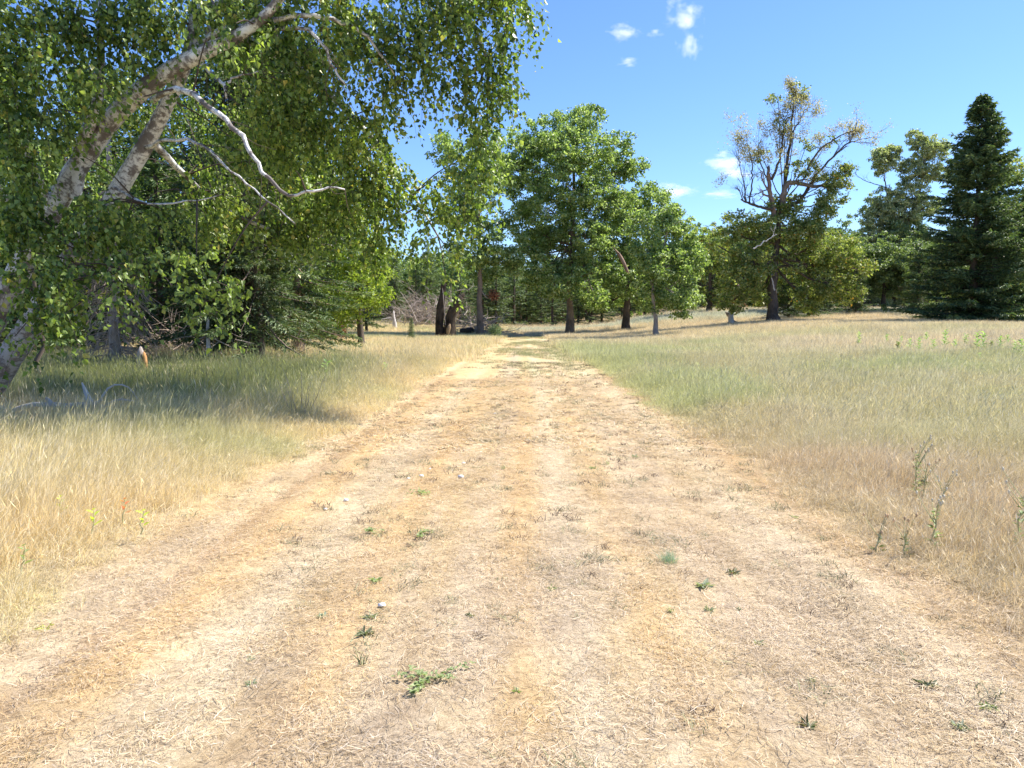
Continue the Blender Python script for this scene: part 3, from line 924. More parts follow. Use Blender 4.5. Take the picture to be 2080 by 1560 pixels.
def bare(root, O, px_pts, r0, r1, d, mat, twigs=0, name="limb", tl=1.0, leafy=0):
    T = Tubes(); ends = []
    p = [P(a, b, d + (c[0] if c else 0)) - O for a, b, *c in px_pts]
    L = wiggle(curve(p, 4 * len(p)), .03)
    T.add(L, np.linspace(r0, r1, len(L)), 6, rough=.06)
    def grow(a, dr, l, r, dep):
        e = a + dr * l; m = (a + e) / 2 + rs.randn(3) * l * .08
        T.add(curve([a, m, e], 4), np.linspace(r, r * .4, 4), 3, cap=False)
        if dep < 2: ends.append(e); ends.append(m)
        if dep:
            for _ in range(3):
                nd = dr + rs.randn(3) * .55; nd[2] += .25; nd /= np.linalg.norm(nd)
                grow(a + (e - a) * (.35 + .6 * rs.rand()), nd, l * (.45 + .3 * rs.rand()), r * .5, dep - 1)
    for k in range(twigs):
        i = rs.randint(len(L) // 4, len(L) - 1)
        t = L[i] - L[i - 1]; t /= np.linalg.norm(t) + 1e-9
        nd = t + rs.randn(3) * .7; nd[2] += .3; nd /= np.linalg.norm(nd)
        grow(L[i], nd, tl * (.6 + .8 * rs.rand()), max(r1, r0 * .22), 2)
    ob = link(name, T.mesh(name, mat), root)
    if leafy and ends:
        E = np.repeat(np.array(ends), leafy, axis=0); n_ = len(E)
        keep = vnoise(E[:, 0] * .9 + 40, E[:, 2] * .9 + 60) > .38
        E = E[keep]; n_ = len(E)
        q_ = E + rs.randn(n_, 3) * .17
        V_, T_ = leaf_arrays(q_, unit(n_), unit(n_) + [0, 0, .6], .12 * (.6 + .8 * rs.rand(n_)), .07)
        link("sparse_leaves", mesh_np("sparse_leaves", V_, [T_], M_SPARSE), ob)
    return ob

O = np.array([xf, yf, float(gz(xf, yf)) - .05])
bare(oakD, O, [(1574, 440), (1566, 400), (1562, 370), (1561, 338)], .20, .10, d - .3, M_PBARK, 3, name="broken_stub")
bare(oakD, O, [(1590, 420), (1592, 390), (1605, 370), (1635, 375), (1660, 378), (1682, 372)], .24, .07, d - .3, M_BARK, 4)
bare(oakD, O, [(1600, 415), (1625, 408), (1640, 385), (1655, 360), (1690, 320), (1720, 292), (1735, 290)], .15, .03, d, M_DBARK, 14, tl=1.3, leafy=6)
bare(oakD, O, [(1590, 400), (1598, 340), (1606, 280), (1609, 240), (1614, 200), (1618, 185)], .14, .02, d + .4, M_DBARK, 16, tl=.8, leafy=6)
bare(oakD, O, [(1567, 365), (1582, 330), (1588, 300), (1592, 270), (1597, 240)], .10, .03, d, M_DBARK, 12, tl=1.1, leafy=6)
bare(oakD, O, [(1606, 272), (1622, 250), (1634, 225), (1650, 215)], .06, .02, d + .2, M_DBARK, 8, tl=1.0, leafy=6)
bare(oakD, O, [(1640, 345), (1660, 310), (1690, 285), (1715, 272), (1737, 265)], .08, .02, d - .6, M_DBARK, 10, tl=1.0, leafy=6)
bare(oakD, O, [(1570, 425), (1545, 420), (1520, 412), (1505, 405)], .12, .05, d - .6, M_DBARK, 4)
bare(oakD, O, [(1515, 412), (1512, 380), (1506, 350), (1500, 320)], .06, .015, d - .6, M_DBARK, 12, tl=1.0, leafy=6)
bare(oakD, O, [(1522, 412), (1527, 370), (1528, 340), (1520, 300), (1516, 285)], .06, .015, d - .3, M_DBARK, 12, tl=1.0, leafy=6)
bare(oakD, O, [(1563, 375), (1548, 340), (1540, 310), (1545, 285)], .06, .015, d + .5, M_DBARK, 10, tl=1.0, leafy=6)
bare(oakD, O, [(1560, 385), (1535, 395), (1515, 402)], .05, .02, d - .2, M_DBARK, 5)
bare(oakD, O, [(1574, 590), (1568, 565), (1568, 545)], .05, .02, d - 1.5, M_PALE, 0, name="pale_snag")
bare(oakD, O, [(1530, 505), (1555, 490), (1578, 476)], .05, .02, d - 3.2, M_PALE, 1, name="pale_snag")

# tree E with forked root
xg, yg = hit(1775, 628)
d = yg
treeE = blob_tree("grey_green_oak", (xg, yg), [
    PB(1795, 330, d, 24), PB(1785, 315, d, 14), PB(1810, 310, d, 14), PB(1850, 345, d, 22), PB(1880, 300, d, 24), PB(1860, 280, d, 14), PB(1905, 305, d, 20), PB(1895, 350, d, 24), PB(1850, 390, d, 26), PB(1800, 410, d, 30), PB(1780, 440, d, 30),
    PB(1830, 440, d, 30), PB(1880, 420, d, 24), PB(1770, 490, d, 28), PB(1820, 490, d, 30), PB(1860, 500, d + 1, 26), PB(1760, 550, d, 26), PB(1800, 560, d, 36), PB(1850, 570, d, 30), PB(1790, 600, d, 28), PB(1840, 610, d, 26), PB(1757, 590, d, 20)],
    M_OAK_GREY, M_DBARK, .38, "grey green oak with open knotty crown beside the big spruce", leaf=.2, clusters=2.1, per=52, fork=.3,
    trunk_pts=[(xg, yg, gz(xg, yg)), P(1790, 590, d), P(1810, 520, d), P(1840, 460, d), P(1865, 400, d), P(1880, 340, d)])
O = np.array([xg, yg, float(gz(xg, yg)) - .05])
bare(treeE, O, [(1800, 540), (1805, 450), (1800, 380), (1793, 340)], .16, .05, d, M_DBARK, 5)
bare(treeE, O, [(1800, 380), (1770, 372), (1745, 360), (1735, 350)], .06, .02, d, M_DBARK, 5)
bare(treeE, O, [(1752, 628), (1762, 600), (1775, 575)], .25, .2, d - 1, M_CHAR, 0, name="forked_root")
bare(treeE, O, [(1772, 628), (1766, 608), (1770, 590)], .12, .15, d - 1, M_CHAR, 0, name="forked_root")

# oak behind the big spruce, at the right edge
blob_tree("oak_tree", tuple(P(2075, 640, 62)[:2]), [
    PB(2060, 360, 62, 34), PB(2095, 350, 62, 34), PB(2030, 400, 62, 30), PB(2075, 430, 62, 40), PB(2110, 460, 62, 40), PB(2060, 500, 62, 36), PB(2100, 560, 62, 44), PB(2060, 590, 62, 30)],
    M_OAK_YEL, M_DBARK, .35, "yellow green oak showing behind the right side of the big spruce", leaf=.2, clusters=.7, per=36)

# lime green broadleaf right of the left hand spruces
blob_tree("lime_green_tree", tuple(P(735, 690, 38)[:2]), [
    PB(700, 480, 38, 50), PB(660, 520, 38, 50), PB(740, 520, 38, 46), PB(760, 560, 38, 30), PB(720, 580, 37, 46), PB(680, 590, 38, 44), PB(765, 600, 37, 24), PB(740, 625, 37, 24), PB(640, 590, 38, 40), PB(700, 640, 37, 26),
    PB(620, 500, 39, 50), PB(690, 420, 39, 50)],
    M_LIME, M_DBARK, .18, "bright lime green leafy tree at the right edge of the left hand wood", leaf=.13, clusters=1.6, per=44)

# ------------------------------------------------------------------ conifers
def conifer(name, H, R, mat, bark, label, cat="spruce", trunk_r=.16, nb=260, droop=.25, bare_h=.3, piece=(.16, .045), step=.07, dead=0.0,
            group=None, parts=True, pw=1.15, tilt=0.0, shape=.9, density=1.0, deadmat=None, gap=.0):
    root = thing(name, (0, 0, 0), label, cat, group)
    T = Tubes()
    zz = np.linspace(0, H, 14)
    tl = np.stack([tilt * zz + .03 * np.sin(zz), .03 * np.cos(zz * 1.3), zz], 1)
    rr = trunk_r * (1 - zz / H) ** .8 + .012; rr[0] *= 1.3
    T.add(tl, rr, 8, rough=.07)
    link("trunk", T.mesh("trunk", bark), root)
    BT = Tubes(); DT = Tubes(); nd = 0
    pos = []; axs = []; nrs = []
    for k in range(nb):
        u = (k + rs.rand()) / nb
        z = bare_h + (H - bare_h) * (1 - (1 - u) ** pw) if pw != 1 else bare_h + (H - bare_h) * u
        t = (z - bare_h) / (H - bare_h)
        a = k * 2.39996 + rs.randn() * .3
        if gap and .04 < t < .93 and vnoise(z * 1.1 + 7 + H, math.cos(a) * 1.6 + 9) + .5 * vnoise(z * 2.3, math.sin(a) * 2.5 + 30) < .42 + gap * .5: continue
        L = R * ((1 - t) ** shape) * (.8 + .35 * vnoise(a * 1.3 + 3, z * .8 + 11)) * (.55 + .65 * rs.rand() ** .8) + .12
        rd = np.array([math.cos(a), math.sin(a), 0])
        s = np.array([tilt * z, 0, z])
        rise = .35 * t - droop * (1 - t)
        p = curve([s, s + rd * L * .5 + [0, 0, rise * L * .5 - .02 * L], s + rd * L + [0, 0, rise * L * .9 + .06 * L * (1 + rs.randn() * .6)]], 6)
        isdead = rs.rand() < dead * (1.6 - t * 1.6)
        (DT if isdead else BT).add(p, np.linspace(max(.008 + .012 * L, .01), .004, 6), 3, cap=False)
        if isdead:
            nd += 1
            for _ in range(6):
                i = rs.randint(2, 6); e = p[i] + (rd * .4 + rs.randn(3) * .5) * .28 * L ** .5
                DT.add([p[i], e], [.006, .003], 3, cap=False)
            continue
        ns = max(3, int(L / step * density))
        tt = (.04 + .96 * rs.rand(ns) ** .85)
        f = tt * 5; i0 = np.minimum(f.astype(int), 4); fr = (f - i0)[:, None]
        q = p[i0] * (1 - fr) + p[i0 + 1] * fr
        sd = np.array([-rd[1], rd[0], 0])
        sgn = np.where(rs.rand(ns) < .5, -1, 1)[:, None]
        tw = (.25 + .36 * (1 - tt)) * min(L, 2.2) ** .8 * .55
        dirs = rd * .75 + sd * sgn * .8 + rs.randn(ns, 3) * .18 + np.array([0, 0, -.10 - .25 * droop])
        dirs /= np.linalg.norm(dirs, axis=1, keepdims=True)
        for m in range(3):
            o = q + dirs * (tw * m / 3.0)[:, None] + rs.randn(ns, 3) * .012
            pos.append(o); dd = dirs + rs.randn(ns, 3) * .33; axs.append(dd)
            nr = rs.randn(ns, 3) * .55; nr[:, 2] += .8; nrs.append(nr)
    pos = np.concatenate(pos); n = len(pos)
    s = .65 + .7 * rs.rand(n)
    V, Tt = leaf_arrays(pos, np.concatenate(axs), np.concatenate(nrs), piece[0] * s, piece[1] * s, fold=.3)
    if BT.V: link("branches", BT.mesh("branches", bark), root)
    if nd: link("dead_branches", DT.mesh("dead_branches", deadmat or M_DEAD), root)["kind"] = "stuff"
    link("crown", mesh_np("crown", V, [Tt], mat), root)
    return root


# big spruce on the right
xs, ys = hit(1972, 658)
bigs = conifer("spruce_tree", 13.3 * ys / 45.0, 4.1 * ys / 45.0, M_BIGSPRUCE, M_DBARK, "tall dark pyramidal spruce standing on the rise at the right", H if False else "spruce", trunk_r=.24, nb=520, droop=.16,
               bare_h=.35, piece=(.25, .075), step=.05, shape=.82, pw=1.25) if False else None
d = ys
Hs = (P(1972, 193, d)[2] - float(gz(xs, ys)))
bigs = conifer("spruce_tree", Hs, 138 * d / FPX, M_BIGSPRUCE, M_DBARK, "tall dark pyramidal spruce standing on the rise at the right", trunk_r=.24, nb=560, droop=.14,
               bare_h=.45, piece=(.24, .075), step=.034, shape=.78, pw=1.25, gap=.22)
bigs.location = (xs, ys, float(gz(xs, ys)) - .05)
x2, y2 = P(2085, 650, d + 1.5)[:2]
dup(bigs, (x2, y2, gz(x2, y2) - .05), 2.1, (.72, .72, .66), "shorter dark spruce cut by the right edge of the view", name="spruce_tree")

# spruces in the left foreground wood
spL = conifer("spruce_tree", 11.5, 2.5, M_SPRUCE, M_DBARK, "drooping spruce with thick fluted trunk at the edge of the birch shade", trunk_r=.18, nb=340, droop=.55,
              bare_h=1.6, piece=(.15, .036), step=.023, shape=.55, pw=1.1, dead=.09, gap=.35, deadmat=M_BARK)
xl, yl = hit(524, 750)
spL.location = (xl, yl, float(gz(xl, yl)) - .05)
xl2, yl2 = hit(497, 750)
dup(spL, (xl2 - .02, yl2 + .4, gz(xl2, yl2) - .05), 1.9, (.72, .72, .85), "thinner spruce trunk pressed against the left of the thick fluted one", name="spruce_tree")
xl3, yl3 = hit(604, 727)
sp3 = conifer("spruce_tree", 11.0, 2.75, M_SPRUCE2, M_PBARK, "spruce whose green lower boughs sweep the dry grass toward the track", trunk_r=.22, nb=330, droop=.42,
              bare_h=1.3, piece=(.16, .040), step=.022, shape=.6, pw=1.15, dead=.05, gap=.25, deadmat=M_BARK)
sp3.location = (xl3, yl3, gz(xl3, yl3) - .05)

fir = conifer("fir_tree", 9.5, 1.9, M_FIR, M_DBARK, "dark fir behind the birch, nearest to its trunk", cat="fir", trunk_r=.13, nb=240, droop=.2, bare_h=.9, piece=(.22, .06), step=.07, shape=.75, dead=.12)
fir2 = conifer("fir_tree", 8.0, 1.7, M_BLUEFIR, M_DBARK, "soft green fir standing in the sun deep in the left hand wood", cat="fir", trunk_r=.11, nb=200, droop=.1, bare_h=.3, piece=(.2, .06), step=.075, shape=.8)
fir.location = (*P(60, 700, 24)[:2], 0); fir.location.z = float(gz(fir.location.x, fir.location.y))
fir2.location = (*P(150, 700, 33)[:2], 0)


def put(src, px, d, sc, label, group=None, name=None, py=700):
    x, y = P(px, py, d)[:2]
    s = sc if isinstance(sc, tuple) else (sc, sc, sc)
    return dup(src, (x, y, gz(x, y) - .05), rs.rand() * 6.28, s, label, group, name)


for px, d, sc, lb in ((330, 27, 1.0, "dark fir left of the spruce pair, its skirt above the grey brush pile"), (420, 30, 1.15, "dark fir rising between the brush pile and the spruce pair"),
                      (560, 34, 1.2, "dark fir filling the gap between the spruce pair and the sweeping spruce"), (-60, 26, 1.1, "dark fir at the very left edge of the wood"),
                      (660, 44, 1.1, "dark fir behind the lime green tree"), (185, 29, 1.1, "dark fir right behind the dead tan spruce"), (745, 58, .75, "short dark fir at the right foot of the lime green tree"),
                      (250, 36, 1.3, "tall dark fir deep in the shade behind the dead tan spruce"), (500, 42, 1.35, "tall dark fir behind the spruce pair")):
    put(fir, px, d, sc, lb, name="fir_tree")
for px, d, sc, lb in ((75, 31, .5, "small sunlit green fir between birch trunk and sapling"), (125, 29, .38, "low bushy sunlit fir right of the thin dark sapling"), (385, 33, .45, "little soft green fir behind the grey brush pile"),
                      (560, 31, .3, "low bright fir between the two spruce trunks on the left"), (835, 50, .17, "tiny lone fir sapling standing in the dry grass left of the stumps")):
    if px == 835:
        x, y = hit(836, 694); dup(fir2, (x, y, gz(x, y) - .03), 1.0, .18, lb, name="fir_sapling")
    else:
        put(fir2, px, d, sc, lb, name="fir_tree")

# ------------------------------------------------------------------ broadleaf filler behind the birch and far woods
def generic_tree(name, H, R, mat, label, group=None, leaf=.22, per=40, cl=.7):
    bl = []
    for k in range(13):
        t = .32 + .62 * rs.rand(); a = rs.rand() * 6.28; rr = R * .62 * math.sin(min(1, (1.05 - t) * 2.2) * 1.57)
        bl.append((np.array([math.cos(a) * rr, 9000 + math.sin(a) * rr, H * t + float(gz(0, 9000))]), R * (.30 + .16 * rs.rand()), 1.0))
    bl.append((np.array([0, 9000, H * .93 + float(gz(0, 9000))]), R * .3, 1.0))
    r = blob_tree(name, (0, 9000), bl, mat, M_DBARK, .16 + .01 * H, label, leaf=leaf, clusters=cl, per=per, group=group)
    return r


gt1 = generic_tree("broadleaf_tree", 10, 3.6, M_OAK_LEAF, "leafy tree in shade behind the birch clump")
gt2 = generic_tree("broadleaf_tree", 9, 3.4, M_FARLEAF, "leafy tree behind the left end of the shade")
gt1.location = (*P(120, 650, 40)[:2], 0); gt2.location = (*P(-120, 650, 36)[:2], 0)
for src, px, d, sc, lb in ((gt1, 320, 46, 1.1, "leafy tree between dark firs deep in the left hand wood"), (gt2, 480, 52, 1.1, "leafy tree far behind the spruce pair"), (gt1, 620, 60, 1.0, "leafy tree far behind the lime green one")):
    put(src, px, d, sc, lb, name="broadleaf_tree")

# rows of trees that close the view beyond the field
GB = "trees closing the view beyond the field"
rowA = "fir in the dark row closing the far end of the track"
rowB = "grey green leafy tree in the row beyond the field"
LM = [(760, "left of the grey thicket"), (822, "behind the jagged grey snag"), (850, "behind the dead thicket"), (880, "left behind the upright burnt trunk"), (912, "between the two burnt trunks"),
      (940, "behind the leaning burnt trunk"), (962, "left of the tall straight oak"), (985, "behind the tall straight oak"), (1010, "behind the round shrub"), (1040, "over the left half of the track's end"),
      (1070, "over the middle of the track's end"), (1100, "over the right half of the track's end"), (1130, "just left of the big oak's trunk"), (1165, "behind the big oak's trunk"), (1195, "just right of the big oak's trunk"),
      (1225, "between big oak and shaded oak"), (1260, "left of the shaded oak's trunk"), (1290, "right of the shaded oak's trunk"), (1320, "left of the leaning pale tree"), (1350, "right of the leaning pale tree"),
      (1385, "at the right edge of the oak cluster"), (1420, "left of the distant straight oak"), (1455, "right of the distant straight oak"), (1500, "above the weathered forked stump"), (1545, "left of the half dead oak"),
      (1595, "right of the half dead oak's trunk"), (1650, "behind the half dead oak's skirt"), (1705, "behind the right end of the skirt"), (1755, "left of the forked root"), (1810, "behind the grey green oak"),
      (1870, "between grey green oak and big spruce"), (1930, "left behind the big spruce"), (1985, "behind the big spruce"), (2040, "right behind the big spruce"), (9999, "behind the right edge spruce")]
seen_labels = set()


def far_label(px, kind, colour, tall):
    lm = [b for a, b in LM if px <= a + 14][0]
    for w in (("taller " if tall else "lower ") + colour, colour, "narrow " + colour, "broad " + colour, "half hidden " + colour):
        t = f"{w} far {kind} {lm}"
        if t not in seen_labels: break
    seen_labels.add(t)
    return t


farfir = conifer('fir_tree', 9.5, 1.9, M_FARFIR, M_DBARK, 'pale green fir in the gap behind the burnt stumps', cat='fir', trunk_r=.13, nb=170, droop=.2, bare_h=.9, piece=(.24, .07), step=.08, shape=.75, dead=.15, gap=.25)
farfir.location = (*P(868, 650, 88)[:2], 0)
for px in range(795, 1520, 27):
    dd = 84 + 12 * rs.rand()
    src = farfir if rs.rand() < .75 else fir; hz = .62 + .28 * rs.rand(); qx = px + rs.randn() * 6
    put(src, qx, dd, (.95 + .3 * rs.rand(), .95 + .3 * rs.rand(), hz), far_label(qx, 'fir', 'pale' if src is farfir else 'dark', hz > .76), "firs closing the far end of the track", "fir_tree")
for px in list(range(800, 1000, 45)) + list(range(1010, 1460, 60)):
    dd = 100 + 10 * rs.rand()
    src = gt2 if rs.rand() < .6 else gt1; hz = .78 + .25 * rs.rand(); qx = px + rs.randn() * 8
    put(src, qx, dd, (1.0, 1.0, hz), far_label(qx, 'leafy tree', 'grey green' if src is gt2 else 'green', hz > .9), GB, "broadleaf_tree")
for px in range(1400, 2140, 52):
    dd = 100 + 12 * rs.rand()
    hz = 1.15 + .35 * rs.rand(); qx = px + rs.randn() * 8
    put(gt2, qx, dd, (1.25, 1.25, hz), far_label(qx, 'leafy tree', 'grey green', hz > 1.32), GB, "broadleaf_tree")
for px, d, sc, lb in ((1640, 62, .62, "short dark fir under the right skirt of the half dead oak"), (1672, 66, .55, "second short dark fir right of the half dead oak"), (1735, 68, .5, "small dark fir left of the forked root"), (1600, 60, .5, "small dark fir touching the trunk of the half dead oak"),
                      (1860, 66, .6, "dark fir between the grey green oak and the big spruce"), (1390, 78, .6, "dark fir at the edge of the pale meadow")):
    put(fir, px, d, (sc * 1.5, sc * 1.5, sc), lb, name="fir_tree")
GW = "low leafy trees behind the skirt of the half dead oak"
for px in (1620, 1680, 1740, 1790, 1850, 1900):
    put(gt2, px, 72 + 4 * rs.rand(), (1.0, 1.0, .8), far_label(px, "bushy tree", "low", False), GW, "broadleaf_tree")

# far woods as one mass
def woods():
    def lump(mat_i, H, R, conif):
        n = 900
        if conif:
            z = H * (1 - np.sqrt(rs.rand(n))) + .3; r = R * (1 - z / H) * (.55 + .5 * rs.rand(n))
        else:
            z = H * (.15 + .85 * rs.rand(n)); r = R * np.sqrt(np.clip(1 - ((z / H - .5) / .55) ** 2, 0, 1)) * (.6 + .45 * rs.rand(n))
        a = rs.rand(n) * 6.28
        p = np.stack([np.cos(a) * r, np.sin(a) * r, z], 1)
        p += np.stack([.35 * np.sin(a * 5 + z), .35 * np.cos(a * 4), .2 * np.sin(a * 7)], 1) * (R / 2.5)
        ax = unit(n); ax[:, 2] -= .3; nr = unit(n); nr[:, 2] += .7
        V, T = leaf_arrays(p, ax, nr, .62 * (.6 + .7 * rs.rand(n)), .42)
        return V, [T]
    srcs = [lump(0, 9, 2.2, True), lump(0, 8, 2.0, True), lump(0, 9, 3.4, False)]
    n = 520
    x = (rs.rand(n) * 2 - 1) * 120; y = 112 + rs.rand(n) * 40
    k = ~((np.abs(x - 1.4) < 2.2) & (y < 118)); x, y = x[k], y[k]
    nl = 110
    x = np.concatenate([x, -22 - rs.rand(nl) * 40]); y = np.concatenate([y, 46 + rs.rand(nl) * 60])
    k = np.abs(x / y) < 1.1; x, y = x[k], y[k]; n = len(x)
    s = .8 + .45 * rs.rand(n)
    m, t, out = M_FARLEAF, None, None
    scatter("woods", srcs, np.stack([x, y, gz(x, y) - .1], 1), np.stack([s, s, s], 1), np.stack([0 * x, 0 * x, rs.rand(n) * 6.28], 1),
            np.ones((n, 3)), "mixed woods closing the view behind the field", "woods", M_FARLEAF)


woods()

# ------------------------------------------------------------------ the birch
def birch():
    bx, by = P(-62, 850, 12.0)[:2]
    O = np.array([bx, by, float(gz(bx, by)) - .05])
    root = thing("birch_tree", O, "leaning white barked birch clump whose hanging leaves fill the upper left", "birch tree")
    def line(pp, n=20):
        return curve([P(a, b, c) - O for a, b, c in pp], n)
    limbs = []
    # two stems
    B = line([(-75, 870, 12.1), (-12, 770, 12.0), (45, 688, 11.9), (85, 620, 11.8), (130, 545, 11.7), (200, 450, 11.6), (250, 370, 11.5), (300, 285, 11.4), (345, 200, 11.3), (385, 105, 11.2), (400, 0, 11.2), (430, -160, 11.3), (450, -350, 11.5)], 40)
    T = Tubes(); rB = np.interp(np.linspace(0, 1, 40), [0, .12, .3, .5, .7, 1], [.27, .195, .155, .13, .095, .03]); T.add(B, rB, 14, rough=.05)
    link("trunk", T.mesh("trunk", M_BIRCH), root)
    A = line([(-190, 840, 12.4), (-60, 720, 12.1), (10, 605, 11.8), (70, 490, 11.6), (130, 385, 11.4), (180, 305, 11.3), (230, 240, 11.2), (285, 185, 11.0), (350, 140, 10.9), (410, 108, 10.8), (470, 80, 10.7), (540, 30, 10.6), (610, -60, 10.5), (690, -180, 10.6)], 40)
    T = Tubes(); rA = np.interp(np.linspace(0, 1, 40), [0, .2, .4, .6, .8, 1], [.24, .165, .14, .12, .08, .025]); T.add(A, rA, 14, rough=.05)
    link("trunk", T.mesh("trunk", M_BIRCH), root)
    limbs += [B, A]
    def limb(pp, r0, r1, n=18, mat=M_BIRCH, sides=9):
        L = line(pp, n); L = wiggle(L, .012)
        T = Tubes(); T.add(L, np.linspace(r0, r1, n), sides, rough=.08)
        link("limb", T.mesh("limb", mat), root); limbs.append(L)
        return L
    limb([(150, 400, 11.4), (165, 300, 11.2), (185, 240, 11.0), (200, 190, 11.0), (205, 120, 11.0), (200, 40, 11.0), (215, -40, 11.1)], .10, .03)
    limb([(310, 205, 10.9), (345, 182, 10.4), (385, 190, 10.1), (425, 215, 9.9), (460, 245, 9.8), (495, 285, 9.7), (520, 325, 9.6), (548, 365, 9.6), (590, 398, 9.6), (630, 388, 9.6), (665, 380, 9.7), (700, 385, 9.8)], .044, .010, 26)
    limb([(295, 300, 11.2), (335, 285, 10.8), (385, 285, 10.5), (430, 308, 10.3), (465, 345, 10.2), (510, 378, 10.1), (545, 412, 10.0), (600, 455, 10.0)], .027, .007, 20)
    limb([(390, 100, 11.1), (450, 62, 11.0), (520, 50, 10.9), (570, 38, 10.8), (630, 30, 10.8), (680, 42, 10.9), (730, 65, 11.0), (765, 95, 11.1), (800, 150, 11.2)], .05, .015, 22)
    limb([(560, 60, 10.9), (620, 62, 10.8), (655, 90, 10.7), (670, 125, 10.7), (690, 155, 10.7), (705, 175, 10.7)], .028, .01, 14)
    limb([(395, 110, 11.0), (430, 150, 10.7), (455, 175, 10.5), (460, 200, 10.5)], .035, .012, 10)
    limb([(455, 172, 10.5), (475, 158, 10.6), (525, 145, 10.6)], .02, .01, 8)
    limb([(230, 380, 11.3), (300, 415, 10.8), (380, 410, 10.6), (450, 395, 10.4)], .02, .006, 10)
    limb([(430, 20, 11.1), (560, -60, 11.0), (720, -80, 11.1), (860, -40, 11.3), (950, 30, 11.5), (990, 120, 11.7)], .09, .02, 20)
    limb([(420, 60, 11.2), (560, 110, 11.8), (680, 200, 12.2), (770, 300, 12.5), (840, 400, 12.6), (890, 480, 12.6)], .07, .014, 20)
    limb([(440, -100, 11.2), (640, -250, 11.6), (820, -260, 12.0), (960, -160, 12.4)], .08, .02, 14)
    limb([(300, 280, 11.4), (360, 340, 12.2), (450, 420, 13.0), (560, 470, 13.5), (680, 500, 13.6)], .06, .014, 14)
    limb([(60, 660, 11.8), (100, 600, 11.4), (190, 560, 10.9), (300, 560, 10.6)], .03, .006, 12, mat=M_DBARK)
    limb([(50, 520, 11.7), (20, 420, 11.2), (-30, 330, 11.0), (-60, 240, 11)], .06, .02, 10)
    limb([(110, 430, 11.4), (60, 320, 11.0), (20, 200, 10.8), (0, 80, 10.8)], .05, .02, 10)
    # foliage masses: px, py, half width, half height, distance, weight
    # fine side twigs on the bare limbs
    SP = Tubes()
    for Lq in limbs[3:11]:
        for _ in range(14):
            i = rs.randint(4, len(Lq)); dq = Lq[i] - Lq[i - 1]; dq /= np.linalg.norm(dq)
            e = Lq[i] + (dq + rs.randn(3) * .6 + [0, 0, -.25]) * (.12 + .3 * rs.rand())
            SP.add(curve([Lq[i], (Lq[i] + e) / 2 + rs.randn(3) * .03, e], 5), np.linspace(.007, .002, 5), 3, cap=False)
    link("side_twigs", SP.mesh("side_twigs", M_DBARK), root)["kind"] = "stuff"
